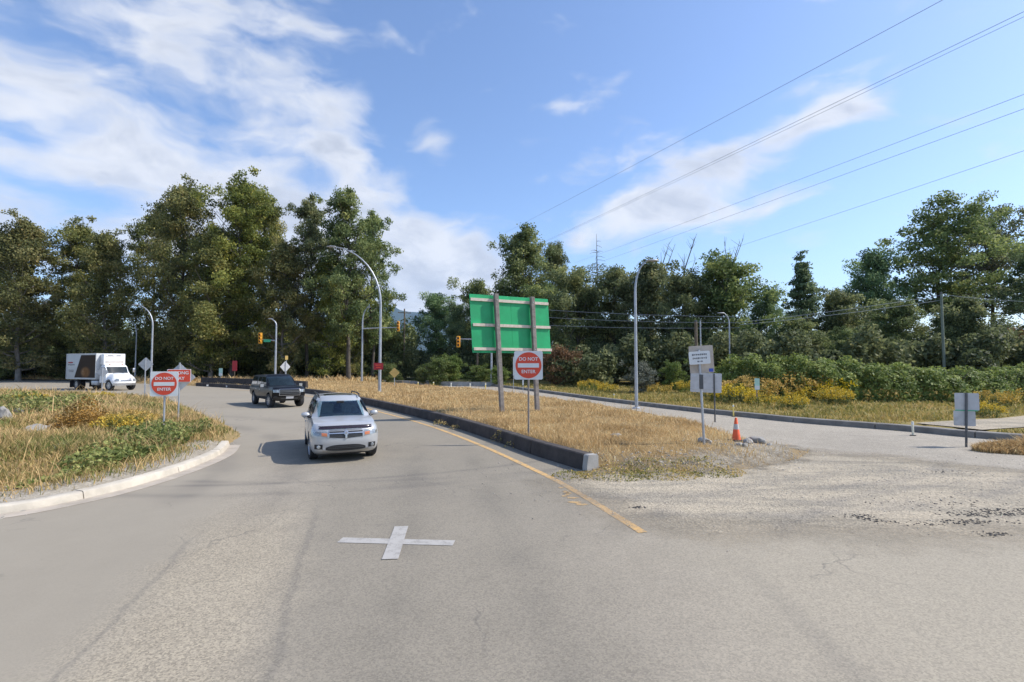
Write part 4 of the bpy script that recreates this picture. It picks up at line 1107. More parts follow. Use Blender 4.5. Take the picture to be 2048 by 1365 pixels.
# ---- leafy weeds: creeping brambles on the left island, weeds at the barrier
def weeds(name, spots, leafm, seed, label, hz, ls=.05, per=1500, inset=0.0):
    g = np.random.default_rng(seed); pts = []; tn = []; nv = []
    for x, y, r, h in spots:
        n = int(per * r * r); a = g.uniform(0, 6.28, n); rr = r * np.sqrt(g.uniform(0, 1, n))
        q = np.stack([x + rr * np.cos(a) * 1.2, y + rr * np.sin(a)], 1)
        top = h * (1 - (rr / r) ** 2 * .8) * (.5 + vnoise(q, 1.8, seed))
        if inset > 0:
            ok = sdist(q, isl_poly) > inset; q = q[ok]; top = top[ok]; n = len(q)
        z = hz(q) + top * g.uniform(.25, 1, n) ** .6
        pts.append(np.column_stack([q, z])); tn.append(np.clip(g.normal(.5, .2, n) + (vnoise(q, 2.2, seed + 1) - .5) * .7, 0, 1))
    C = np.concatenate(pts)
    o = link(name, leaves(name, C, g.uniform(.6, 1.3, len(C)) * ls, np.concatenate(tn), g, .9, .62), MATS[leafm])
    return tag(o, label, 'weeds', kind='stuff')
def wp(px, py, r, h, z=.35):
    p = gp(px, py, z); return (p.x, p.y, r, h)
weeds('bramble_patch', [wp(300, 905, 1.5, .42), wp(350, 890, 1.5, .45), wp(400, 868, 1.4, .42), wp(440, 858, 1.2, .36), wp(260, 920, 1.2, .38), wp(330, 868, 1.1, .40), wp(385, 905, .9, .32), wp(230, 935, .8, .26), wp(462, 866, .9, .30),
    wp(420, 850, 1.2, .3), wp(190, 942, .6, .16), wp(110, 955, .5, .12), wp(300, 880, 1.0, .42)], 'leaf_bramble', 81, 'creeping green brambles around the left sign post on the island', isl_z, .05, 1150, .85)
weeds('tall_weeds', [wp(115, 838, 1.3, .75), wp(90, 830, 1.3, .7), wp(60, 825, 1.4, .65), wp(135, 815, 1.3, .5), wp(20, 815, 1.4, .6), wp(240, 815, 1.0, .30), wp(295, 815, .9, .25)], 'leaf_bramble', 82, 'taller green weeds on the left part of the island', isl_z, .06, 700, .85)
weeds('rust_dock', [wp(160, 862, .75, .95), wp(182, 866, .6, .75), wp(140, 866, .5, .6), wp(330, 760, .5, .3)], 'leaf_rust', 83, 'rusty brown seeding dock on the left island', isl_z, .035, 3200)
weeds('barrier_weeds', [(-.35, 16.6, .30, .5), (-.05, 15.6, .16, .25), (1.35, 11.55, .4, .12), (2.3, 11.7, .7, .14), (3.4, 11.9, .8, .14), (4.6, 12.1, .7, .14), (-2.9, 20.9, .3, .35), (-2.2, 19.9, .2, .3)], 'grass_verge', 84, 'small green weeds growing along the foot of the median barrier', lambda q: np.maximum(med_z(q), 0.0), .026, 1500)

# tall seeding stalks that stick out of the island growth and the median
field('island_stalks', isl_poly, isl_z, 5200, (.32, .62), (.004, .008), 'grass_island', 76, 'tall straw coloured seeding stalks on the left island', lambda q: np.clip(vnoise(q, .5, 33) * 2 - .6, .05, 1) * np.clip(sdist(q, isl_poly) - .3, 0, 1), 46, .75)
field('median_stalks', med_poly, med_z, 4500, (.18, .40), (.004, .007), 'grass_dry', 77, 'taller dry seed stalks standing out of the median grass', lambda q: front_thin(q) * np.clip(vnoise(q, .6, 35) * 2 - .5, .05, 1), 60, .35)
# ================================================================== vehicles
mat('paint_silver', (0.47, 0.475, 0.48), 0.30, 0.30, 0.03, 2.0, coat=0.6)
mat('paint_black', (0.007, 0.0075, 0.009), 0.3, 0.0, 0.1, 2.0, coat=0.12, spec=0.25)
mat('paint_white', (0.78, 0.79, 0.80), 0.35, 0.0, 0.03, 2.0, coat=0.4)
mat('box_white', (0.50, 0.51, 0.51), 0.55, 0.0, 0.06, 1.0, stain=(0.42, 0.43, 0.43))
mat('autoglass', (0.012, 0.020, 0.024), 0.05, 0.0, 0.3, 3.0, bump=0.05, bscale=1.6, spec=0.42)
mat('trim_black', (0.02, 0.02, 0.022), 0.5, 0.0, 0.1, 10)
mat('chrome', (0.55, 0.55, 0.56), 0.30, 0.9, 0.0)
mat('rim_alloy', (0.50, 0.51, 0.53), 0.3, 0.7, 0.05)
mat('lamp_clear', (0.26, 0.28, 0.29), 0.10, 0.3, 0.5, 14, coat=1.0)
mat('lamp_amber', (0.55, 0.17, 0.07), 0.2, 0.0, 0.05, coat=0.8)
mat('deflector', (0.022, 0.010, 0.012), 0.2, 0.0, 0.05, coat=0.8)
mat('skid', (0.45, 0.45, 0.44), 0.35, 0.6, 0.05)
mat('plate', (0.78, 0.78, 0.80), 0.4, 0.0, 0.05)
mat('seat_cloth', (0.38, 0.37, 0.36), 0.9, 0.0, 0.1)

def screen_glass():
    m = bpy.data.materials.new('screen_glass'); m.use_nodes = True; t = NT(m.node_tree)
    fr = t.m('MULTIPLY_ADD', t.m('POWER', t.n('ShaderNodeLayerWeight', {'Blend': .5}).outputs['Facing'], 5.0), .9, .05)
    gl = t.n('ShaderNodeBsdfGlossy', {'Color': (.9, .95, 1), 'Roughness': .03}); tr = t.n('ShaderNodeBsdfTransparent', {'Color': (.80, .88, .88)})
    mx = t.n('ShaderNodeMixShader', {0: fr, 1: tr.outputs[0], 2: gl.outputs[0]}); t.n('ShaderNodeOutputMaterial', {'Surface': mx.outputs[0]})
    return m
M_SCREEN = screen_glass()

class Hull:
    """closed car shell: rounded plan outline, lofted from v=0 (bottom) to v=1 (top). x forward, y left, z up"""
    def __init__(s, xf, xr, hw, zb, zt, bow=.08, corner=.14, rbow=.05, rcorner=.12, crown=.03, taper=(0.0, 0.0), nv=9, ns=34, nf=16, pw=8):
        s.xf, s.xr, s.hw, s.zb, s.zt = xf, xr, hw, zb, zt
        s.bow, s.corner, s.rbow, s.rcorner, s.crown, s.taper = bow, corner, rbow, rcorner, crown, taper
        s.nv, s.ns, s.nf, s.pw = nv, ns, nf, pw
    def lerp(s, tab, v):
        return float(np.interp(v, [a for a, b in tab], [b for a, b in tab])) if isinstance(tab, list) else (tab(v) if callable(tab) else tab)
    def fx(s, q, v):
        return s.lerp(s.xf, v) - s.bow * q * q - s.corner * abs(q) ** s.pw
    def rx(s, q, v):
        return s.lerp(s.xr, v) + s.rbow * q * q + s.rcorner * abs(q) ** s.pw
    def hwx(s, x, v):
        w = s.lerp(s.hw, v); xa, xb = s.lerp(s.xr, v), s.lerp(s.xf, v); u = (x - xa) / max(1e-6, xb - xa)
        return w * (1 - s.taper[0] * max(0, (u - .55) / .45) ** 2 - s.taper[1] * max(0, (.45 - u) / .45) ** 2)
    def z(s, x, v):
        return s.lerp(s.zb, x) * (1 - v) + s.lerp(s.zt, x) * v
    def ring(s, v):
        pts = []
        w = lambda x: s.hwx(x, v)
        xf1, xr1 = s.fx(1, v), s.rx(1, v)
        for j in range(s.nf): q = -1 + 2 * j / s.nf; x = s.fx(q, v); pts.append((x, q * w(xf1)))
        for i in range(s.ns): x = xf1 + (xr1 - xf1) * i / s.ns; pts.append((x, w(x)))
        for j in range(s.nf): q = 1 - 2 * j / s.nf; x = s.rx(q, v); pts.append((x, q * w(xr1)))
        for i in range(s.ns): x = xr1 + (xf1 - xr1) * i / s.ns; pts.append((x, -w(x)))
        return [(x, y, s.z(x, v)) for x, y in pts]
    def mesh_builder(s, open_front=None):
        mb = MB(); vs_ = [k / s.nv for k in range(s.nv + 1)]; n = 2 * (s.nf + s.ns)
        for v in vs_: mb.v += s.ring(v)
        for k in range(s.nv):
            for i in range(n):
                i2 = (i + 1) % n
                if open_front and open_front[0] <= k < open_front[1] and open_front[2] <= i < open_front[3]: continue      # windscreen opening
                mb.f.append((k * n + i, k * n + i2, (k + 1) * n + i2, (k + 1) * n + i))
        for base, v in ((0, 0.0), (s.nv * n, 1.0)):
            idx = {}
            for j in range(s.nf + 1):            # across (y from - to +)
                for i in range(s.ns + 1):        # along (front to rear)
                    if i == 0: k = base + j
                    elif j == s.nf: k = base + s.nf + i
                    elif i == s.ns: k = base + s.nf + s.ns + (s.nf - j)
                    elif j == 0: k = base + 2 * s.nf + s.ns + (s.ns - i)
                    else:
                        q = -1 + 2 * j / s.nf; x0, x1 = s.fx(q, v), s.rx(q, v); x = x0 + (x1 - x0) * i / s.ns
                        y = q * s.hwx(x, v); zz = s.z(x, v) + (s.crown * (1 - q * q) if v > .5 else 0)
                        mb.v.append((x, y, zz)); k = len(mb.v) - 1
                    idx[j, i] = k % len(mb.v) if k >= base + n and i and j and i < s.ns and j < s.nf and False else k
            wrap = lambda k: base + (k - base) % n if base <= k < base + n + 1 and k - base == n else k
            for j in range(s.nf):
                for i in range(s.ns):
                    a, b, c, d = idx[j, i], idx[j + 1, i], idx[j + 1, i + 1], idx[j, i + 1]
                    f = tuple(wrap(k) for k in (a, b, c, d))
                    mb.f.append(f if v > .5 else f[::-1])
        return mb
    # slabs that follow the shell
    def vat(s, z, x):
        b, t_ = s.lerp(s.zb, x), s.lerp(s.zt, x); return min(1, max(0, (z - b) / (t_ - b)))
    def fstrip(s, y0, y1, zb, zt, off=.012, thick=.05, n=10, rear=False, mb=None):
        mb = mb or MB(); m = 3; g = []
        for i in range(n + 1):
            y = y0 + (y1 - y0) * i / n; a = zb(y) if callable(zb) else zb; b = zt(y) if callable(zt) else zt
            for j in range(m + 1):
                z = a + (b - a) * j / m; x = s.lerp(s.xr if rear else s.xf, .5)
                v = s.vat(z, x); xe = s.rx(1, v) if rear else s.fx(1, v); q = max(-1, min(1, y / s.hwx(xe, v)))
                x = (s.rx(q, v) - off) if rear else (s.fx(q, v) + off)
                g.append((x, y, z))
        return s.slab(mb, g, n, m, Vector((1 if rear else -1, 0, 0)) * thick)
    def sstrip(s, sg, x0, x1, zb, zt, off=.008, thick=.03, n=10, mb=None, m=3):
        mb = mb or MB(); g = []
        for i in range(n + 1):
            x = x0 + (x1 - x0) * i / n; a = zb(x) if callable(zb) else zb; b = zt(x) if callable(zt) else zt
            for j in range(m + 1):
                z = a + (b - a) * j / m; v = s.vat(z, x); g.append((x, sg * (s.hwx(x, v) + off), z))
        return s.slab(mb, g, n, m, Vector((0, -sg, 0)) * thick)
    def slab(s, mb, g, n, m, d):
        b = len(mb.v); N = len(g); mb.v += [tuple(p) for p in g] + [tuple(Vector(p) + d) for p in g]
        for i in range(n):
            for j in range(m):
                k = i * (m + 1) + j; a = (b + k, b + k + 1, b + k + m + 2, b + k + m + 1)
                mb.f.append(a); mb.f.append(tuple(i_ + N for i_ in reversed(a)))
        edge = [i * (m + 1) for i in range(n + 1)] + [n * (m + 1) + j for j in range(1, m + 1)] + [i * (m + 1) + m for i in range(n - 1, -1, -1)] + [j for j in range(m - 1, 0, -1)]
        for a, c in zip(edge, edge[1:] + edge[:1]): mb.f.append((b + a, b + c, b + c + N, b + a + N))
        return mb

def cut_arches(me, cyls):
    """cut wheel openings out of a shell: cyls = [(x, z, radius, y0, y1)]"""
    ob = bpy.data.objects.new('shell_work', me); COL.objects.link(ob); cs = []
    for x, z, r, y0, y1 in cyls:
        c = MB(); c.tube([(x, y0, z), (x, y1, z)], r, 28)
        co = bpy.data.objects.new('arch_work', c.mesh('arch_work')); COL.objects.link(co); cs.append(co)
        md = ob.modifiers.new('cut', 'BOOLEAN'); md.operation = 'DIFFERENCE'; md.object = co; md.solver = 'EXACT'
    dg = bpy.context.evaluated_depsgraph_get(); dg.update()
    new = bpy.data.meshes.new_from_object(ob.evaluated_get(dg))
    for o_ in [ob] + cs: bpy.data.objects.remove(o_, do_unlink=True)
    for p in new.polygons: p.use_smooth = True
    new.set_sharp_from_angle(angle=R(35))
    return new

def wheel_meshes(r, w, rim_r, spokes=5, key='w'):
    t_ = MB().lathe([(rim_r, -w / 2), (r * .93, -w / 2), (r * .985, -w * .40), (r, -w * .25), (r, w * .25), (r * .985, w * .40), (r * .93, w / 2), (rim_r, w / 2), (rim_r * .96, 0)], 32, axis='y', closed=True)
    rm = MB().lathe([(rim_r * 1.0, w * .46), (rim_r * .93, w * .47), (rim_r * .90, w * .25), (rim_r * .3, w * .12), (0.001, w * .12)], 30, axis='y')
    for k in range(spokes):
        a = 2 * math.pi * k / spokes; M = Matrix.Rotation(a, 3, 'Y')
        rm.box(M @ Vector((rim_r * .52, w * .32, 0)), (rim_r * .86, w * .16, rim_r * .24), M)
    rm.lathe([(rim_r * .24, w * .2), (rim_r * .24, w * .44), (.001, w * .45)], 14, axis='y')
    return t_.mesh(key + '_tyre', 40), rm.mesh(key + '_rim', 30)
def add_wheel(parent, ms, x, y, r, steer=0.0, tm='rubber', rmat='rim_alloy'):
    w = link('wheel', ms[0], MATS[tm], parent); w.location = (x, y, r); w.rotation_euler = (0, random.uniform(0, 6), 0)
    rz = steer + (0 if y > 0 else math.pi)
    w.rotation_euler = Matrix.Rotation(rz, 3, 'Z').to_euler()
    rim = link('rim', ms[1], MATS[rmat], w)
    return w

def place(e, x, y, fx_, fy_):
    e.location = (x, y, 0); e.rotation_euler = (0, 0, math.atan2(fy_, fx_))

# ------------------------------------------------------------------ silver car
def silver_suv():
    e = empty('silver_suv', label='silver SUV with a dark bonnet deflector driving towards the camera', cat='car')
    zt = [(-2.45, 1.08), (-1.6, 1.12), (0.2, 1.12), (0.95, 1.125), (1.5, 1.10), (2.1, 1.03), (2.44, .965)]
    low = Hull(xf=[(0, 2.30), (.10, 2.40), (.40, 2.44), (.75, 2.43), (.90, 2.39), (1, 2.28)], xr=[(0, -2.30), (.2, -2.42), (.6, -2.44), (1, -2.38)],
               hw=[(0, .80), (.12, .88), (.30, .915), (.62, .925), (.86, .89), (1, .835)], zb=[(-2.4, .34), (-1.9, .24), (1.9, .22), (2.4, .27)], zt=zt,
               bow=.10, corner=.20, rbow=.05, rcorner=.15, crown=.045, taper=(.035, .04), nv=14, pw=9, nf=22)
    me = low.mesh_builder().mesh('suv_body', 30)
    me = cut_arches(me, [(1.46, .36, .44, .62, 1.2), (1.46, .36, .44, -1.2, -.62), (-1.43, .36, .44, .62, 1.2), (-1.43, .36, .44, -1.2, -.62)])
    link('body', me, MATS['paint_silver'], e)
    zr = [(-2.3, 1.60), (-1.8, 1.655), (-.8, 1.69), (0, 1.685), (.5, 1.655)]
    zbt = [(-2.4, 1.07), (.9, 1.10), (1.3, 1.07)]
    gh = Hull(xf=[(0, 1.28), (.5, .83), (.9, .50), (1, .38)], xr=[(0, -2.36), (.5, -2.26), (.9, -2.12), (1, -2.0)], hw=[(0, .845), (.5, .755), (.88, .665), (1, .60)],
              zb=zbt, zt=zr, bow=.20, corner=.13, rbow=.06, rcorner=.1, crown=.035, taper=(.03, .05), nv=10, pw=8)
    g_ = gh.mesh_builder((1, 8, 2, 14)).build('cabin', MATS['paint_silver'], e, smooth=35)
    # inside, seen through the windscreen
    ln_ = gh.mesh_builder((1, 8, 2, 14)); ln_.v = [(-.4 + (x + .4) * .965, y * .965, 1.1 + (z - 1.1) * .965) for x, y, z in ln_.v]; ln_.build('headliner', MATS['trim_black'], e, smooth=35)
    MB().box((.72, 0, 1.12), (.75, 1.25, .10), bev=.03).build('dashboard', MATS['trim_black'], e, smooth=40)
    for sg in (-1, 1):
        st = MB().box((-.30, sg * .36, 1.12), (.22, .50, .62), Matrix.Rotation(R(-14), 3, 'Y'), bev=.06).build('seat', MATS['seat_cloth'], e, smooth=40)
        MB().box((-.42, sg * .36, 1.50), (.12, .26, .18), bev=.04).build('headrest', MATS['seat_cloth'], st, smooth=40)
    wm = MB(); wr = Matrix.Rotation(R(-62), 4, 'Y')
    wm.tube([(.19 * math.cos(k * math.pi / 12), .19 * math.sin(k * math.pi / 12), 0) for k in range(25)], .016, 6, caps=False); wm.tube([(-.18, 0, 0), (.18, 0, 0)], .02, 6)
    wm.v = [tuple(Matrix.Translation((.30, .36, 1.22)) @ wr @ Vector(v)) for v in wm.v]; wm.build('steering_wheel', MATS['skid'], e, smooth=60)
    MB().box((.62, 0, 1.53), (.04, .22, .07), bev=.015).build('rear_view_mirror', MATS['trim_black'], e)
    # windows
    gh.fstrip(-.655, .655, lambda y: 1.145 - .02 * (y / .7) ** 2, lambda y: 1.562 - .010 * (y / .7) ** 2, .010, .006, 18).build('windshield', M_SCREEN, e, smooth=50)
    for sg in (-1, 1):
        gh.sstrip(sg, -.42, .78, 1.16, lambda x: min(1.57, 1.16 + (.98 - x) * .75), .008).build('front_window', MATS['autoglass'], e, smooth=50)
        gh.sstrip(sg, -1.45, -.52, 1.16, 1.57, .008).build('rear_window', MATS['autoglass'], e, smooth=50)
        gh.sstrip(sg, -2.02, -1.55, 1.19, lambda x: 1.54 + (x + 1.55) * .3, .008).build('quarter_window', MATS['autoglass'], e, smooth=50)
        d = low.sstrip(sg, -.46, .95, .42, 1.0, .006, .02, 12).build('front_door', MATS['paint_silver'], e, smooth=50)
        MB().box((-.30, sg * .945, .90), (.20, .03, .03), bev=.008).build('handle', MATS['paint_silver'], d)
        d = low.sstrip(sg, -1.42, -.49, .42, 1.0, .006, .02, 12).build('rear_door', MATS['paint_silver'], e, smooth=50)
        MB().box((-1.28, sg * .945, .90), (.20, .03, .03), bev=.008).build('handle', MATS['paint_silver'], d)
        low.sstrip(sg, -1.0, 1.0, .25, .38, .012, .03, 12).build('sill_trim', MATS['trim_black'], e)
        # mirror
        m_ = MB().lathe([(.001, .06), (.07, .055), (.10, .02), (.105, -.03), (.09, -.05), (.001, -.055)], 14, axis='x')
        m_.v = [(x, y * 1.15, z * .78) for x, y, z in m_.v]; m_.v = [(x + .80, y + sg * .985, z + 1.19) for x, y, z in m_.v]
        mo = m_.build('mirror', MATS['paint_silver'], e, smooth=60)
        MB().tube([(.86, sg * .84, 1.12), (.80, sg * .97, 1.17)], [.045, .04], 8).build('stalk', MATS['trim_black'], mo)
        # headlamp: clear unit with an amber corner inside
        za = lambda y: .71 + .05 * (abs(y) - .45) / .42; zc = lambda y: .915 - .005 * (abs(y) - .45) / .42
        h = low.fstrip(sg * .46, sg * .855, za, zc, .012, .06, 12).build('headlight', MATS['lamp_clear'], e, smooth=50)
        low.fstrip(sg * .49, sg * .63, lambda y: za(y) + .015, lambda y: za(y) + .095, .016, .02, 3).build('turn_signal', MATS['lamp_amber'], h)
        # fog lamp in a black housing
        f = low.fstrip(sg * .60, sg * .80, .385, .515, .008, .05, 4).build('fog_lamp_housing', MATS['trim_black'], e, smooth=50)
        c = Vector((low.fx(.76, .3) + .02, sg * .70, .45))
        MB().lathe([(.001, .02), (.035, .018), (.05, 0), (.05, -.03)], 14, c=c, axis='x').build('fog_lamp', MATS['lamp_clear'], f, smooth=40)
        MB().tube([(-1.75, sg * .60, 1.665), (-1.70, sg * .61, 1.735), (-.2, sg * .61, 1.755), (.25, sg * .60, 1.725), (.32, sg * .59, 1.66)], [.02, .022, .022, .022, .02], 8).build('roof_rail', MATS['trim_black'], e, smooth=60)
        low.fstrip(sg * .62, sg * .84, .72, .98, .012, .05, 6, rear=True).build('tail_light', MATS['signdarkred'], e)
    gh.fstrip(-.58, .58, 1.14, 1.50, .010, .03, 12, rear=True).build('rear_glass', MATS['autoglass'], e, smooth=50)
    # sunroof
    sr = MB()
    for i in range(7):
        for j in range(3):
            y = -.42 + .14 * i; x = .02 - .24 * j; sr.v.append((x, y, gh.z(x, 1) + .035 * (1 - (y / .62) ** 2) + .006))
    for i in range(6):
        for j in range(2): k = i * 3 + j; sr.f.append((k, k + 1, k + 4, k + 3))
    sr.build('sunroof', MATS['autoglass'], e, smooth=60)
    # bonnet deflector across the front edge
    df = low.fstrip(-.70, .70, lambda y: .935 - .012 * (y / .7) ** 2, lambda y: 1.005 - .012 * (y / .7) ** 2, .062, .02, 18)
    df.build('bonnet_deflector', MATS['deflector'], e, smooth=60)
    # grille: dark opening with chrome cross
    gr = low.fstrip(-.44, .44, lambda y: .665 + .03 * abs(y) / .44, lambda y: .925 - .005 * abs(y), .010, .05, 12).build('grille', MATS['trim_black'], e, smooth=50)
    low.fstrip(-.44, .44, lambda y: .792, lambda y: .820, .022, .03, 12).build('grille_bar', MATS['chrome'], gr, smooth=50)
    low.fstrip(-.025, .025, .66, .925, .026, .03, 3).build('grille_upright', MATS['chrome'], gr, smooth=50)
    for sg in (-1, 1):
        low.fstrip(sg * .435, sg * .455, lambda y: .69, lambda y: .92, .02, .03, 2).build('grille_frame', MATS['chrome'], gr, smooth=50)
    for z0 in (.71, .745, .85, .885):
        low.fstrip(-.42, .42, z0, z0 + .008, .012, .02, 10).build('grille_bar', MATS['darksteel'], gr)
    b = low.fstrip(-.05, .05, .765, .865, .034, .02, 3).build('badge', MATS['chrome'], e)
    low.fstrip(-.028, .028, .785, .845, .038, .015, 2).build('badge_centre', MATS['inkgrey'], b)
    # lower intake and skid plate
    it = low.fstrip(-.52, .52, lambda y: .33 + .02 * (y / .5) ** 2, lambda y: .495 - .06 * (y / .5) ** 4, .008, .06, 14).build('lower_intake', MATS['trim_black'], e, smooth=50)
    for z0 in (.40, .44): low.fstrip(-.46, .46, z0, z0 + .01, .014, .02, 10).build('intake_bar', MATS['darksteel'], it)
    low.fstrip(-.60, .60, lambda y: .268 + .03 * (y / .55) ** 4, lambda y: .325 + .045 * (y / .55) ** 4, .030, .06, 14).build('skid_plate', MATS['skid'], e, smooth=50)
    MB().box((0, 0, .26), (4.2, 1.45, .12)).build('underbody', MATS['trim_black'], e)
    # wipers
    for y in (-.38, .15):
        MB().tube([(1.16, y, 1.14), (.98, y + .42, 1.20)], .010, 5).build('wiper', MATS['trim_black'], e)
    ms = wheel_meshes(.36, .225, .24, 5, 'suv')
    for x in (1.46, -1.43):
        for sg in (-1, 1): add_wheel(e, ms, x, sg * .79, .36, R(6) if x > 0 else 0)
    place(e, -5.17, 15.30, .405, -.914); e.scale = (.94, .94, .94)
silver_suv()

# ------------------------------------------------------------------ black pickup based vehicle with a canopy
def black_truck():
    e = empty('black_suv', label='large black pickup with canopy on the bend behind the silver SUV', cat='pickup')
    zt = [(-2.95, 1.24), (1.0, 1.27), (1.35, 1.30), (2.3, 1.27), (2.75, 1.22), (2.86, 1.19)]
    low = Hull(xf=[(0, 2.66), (.3, 2.80), (.6, 2.84), (.9, 2.82), (1, 2.72)], xr=[(0, -2.85), (.4, -2.95), (1, -2.92)], hw=[(0, .86), (.15, .96), (.4, 1.0), (.8, .99), (1, .93)],
               zb=[(-2.9, .58), (-2, .46), (2, .44), (2.8, .48)], zt=zt, bow=.08, corner=.16, rcorner=.06, crown=.05, taper=(.03, .01), nv=10)
    me = cut_arches(low.mesh_builder().mesh('truck_body', 30), [(1.83, .42, .53, .60, 1.3), (1.83, .42, .53, -1.3, -.60), (-1.78, .42, .53, .60, 1.3), (-1.78, .42, .53, -1.3, -.60)])
    link('body', me, MATS['paint_black'], e)
    zr = [(-2.8, 1.92), (-1, 1.98), (0, 2.0), (.6, 1.97)]
    gh = Hull(xf=[(0, 1.40), (.9, .62), (1, .50)], xr=[(0, -2.88), (.9, -2.78), (1, -2.68)], hw=[(0, .92), (.5, .85), (.88, .77), (1, .69)], zb=[(-3, 1.22), (1.5, 1.25)], zt=zr,
              bow=.14, corner=.10, rcorner=.06, crown=.03, nv=8)
    gh.mesh_builder().build('cabin', MATS['paint_black'], e, smooth=35)
    gh.fstrip(-.74, .74, 1.32, 1.87, .010, .03, 14).build('windshield', MATS['autoglass'], e, smooth=50)
    for sg in (-1, 1):
        for nm, a, b in (('front_window', -.25, .92), ('rear_window', -1.15, -.36), ('canopy_window', -2.6, -1.35)):
            gh.sstrip(sg, a, b, 1.34, (lambda x: min(1.84, 1.34 + (1.10 - x) * .85)) if b > .5 else 1.84, .008).build(nm, MATS['autoglass'], e, smooth=50)
        for nm, a, b in (('front_door', -.30, 1.08), ('rear_door', -1.22, -.34)):
            d = low.sstrip(sg, a, b, .66, 1.16, .006, .02, 10).build(nm, MATS['paint_black'], e, smooth=50)
            MB().box((a + .14, sg * 1.015, 1.06), (.2, .03, .035), bev=.008).build('handle', MATS['chrome'], d)
        m_ = MB().box((1.02, sg * 1.17, 1.32), (.12, .24, .26), bev=.03); mo = m_.build('mirror', MATS['paint_black'], e, smooth=40)
        MB().box((1.085, sg * 1.17, 1.32), (.01, .20, .20), bev=.003).build('mirror_shell', MATS['chrome'], mo)
        MB().tube([(1.04, sg * .95, 1.28), (1.02, sg * 1.08, 1.30)], .03, 6).build('stalk', MATS['trim_black'], mo)
        h = low.fstrip(sg * .63, sg * .93, .95, 1.12, .012, .06, 6).build('headlight', MATS['lamp_clear'], e, smooth=50)
        low.fstrip(sg * .70, sg * .88, .63, .70, .012, .04, 4).build('fog_lamp', MATS['lamp_clear'], e)
        low.fstrip(sg * .82, sg * .94, .85, 1.15, .012, .05, 3, rear=True).build('tail_light', MATS['signdarkred'], e)
        low.sstrip(sg, -1.1, 1.15, .46, .56, .05, .08, 8).build('step_bar', MATS['trim_black'], e)
    gr = low.fstrip(-.60, .60, .76, 1.15, .014, .05, 12).build('grille', MATS['trim_black'], e, smooth=50)
    for z0, hh in ((.75, .018), (1.138, .02), (.86, .035), (.96, .035), (1.05, .035)):
        low.fstrip(-.60, .60, z0, z0 + hh, .030, .03, 12).build('grille_bar', MATS['chrome' if hh < .034 else 'darksteel'], gr, smooth=50)
    for sg in (-1, 1): low.fstrip(sg * .59, sg * .61, .75, 1.155, .03, .03, 2).build('grille_bar', MATS['chrome'], gr)
    low.fstrip(-.90, .90, .50, .68, .05, .10, 14).build('front_bumper', MATS['trim_black'], e, smooth=40)
    low.fstrip(-.50, .50, .545, .60, .058, .02, 8).build('bumper_insert', MATS['darksteel'], e)
    low.fstrip(-.22, .22, .555, .70, .075, .015, 4).build('number_plate', MATS['plate'], e)
    MB().box((0, 0, .48), (4.8, 1.2, .14)).build('underbody', MATS['trim_black'], e)
    ms = wheel_meshes(.42, .28, .25, 6, 'truck')
    for x in (1.83, -1.78):
        for sg in (-1, 1): add_wheel(e, ms, x, sg * .86, .42, R(10) if x > 0 else 0)
    place(e, -14.65, 32.0, .64, -.77); e.scale = (.95, .95, .95)
black_truck()

# ------------------------------------------------------------------ white box truck
def picture_mat():
    """printed side picture: dark ground with a brown loaf like blur"""
    m = bpy.data.materials.new('side_picture'); m.use_nodes = True; t = NT(m.node_tree)
    tc = t.n('ShaderNodeTexCoord').outputs['Object']; n = t.noise(tc, 1.6, 5, .6, .8)
    sp = t.n('ShaderNodeSeparateXYZ', {0: tc}); dx = t.m('ADD', sp.outputs[0], .35); dz = t.m('SUBTRACT', sp.outputs[2], 1.75)
    r = t.m('MULTIPLY_ADD', dx, dx, t.m('MULTIPLY', t.m('MULTIPLY', dz, dz), 2.6))
    f = t.m('SUBTRACT', 1.0, t.ss(t.m('ADD', r, t.m('MULTIPLY', n, .9)), .5, 1.5))
    c = t.mix(f, (.045, .032, .023), t.ramp(n, [(.3, (.12, .06, .025)), (.55, (.25, .13, .05)), (.75, (.45, .32, .20))]))
    p = t.n('ShaderNodeBsdfPrincipled', {'Base Color': c, 'Roughness': .8, 'Specular IOR Level': .15}); t.n('ShaderNodeOutputMaterial', {'Surface': p.outputs[0]})
    return m
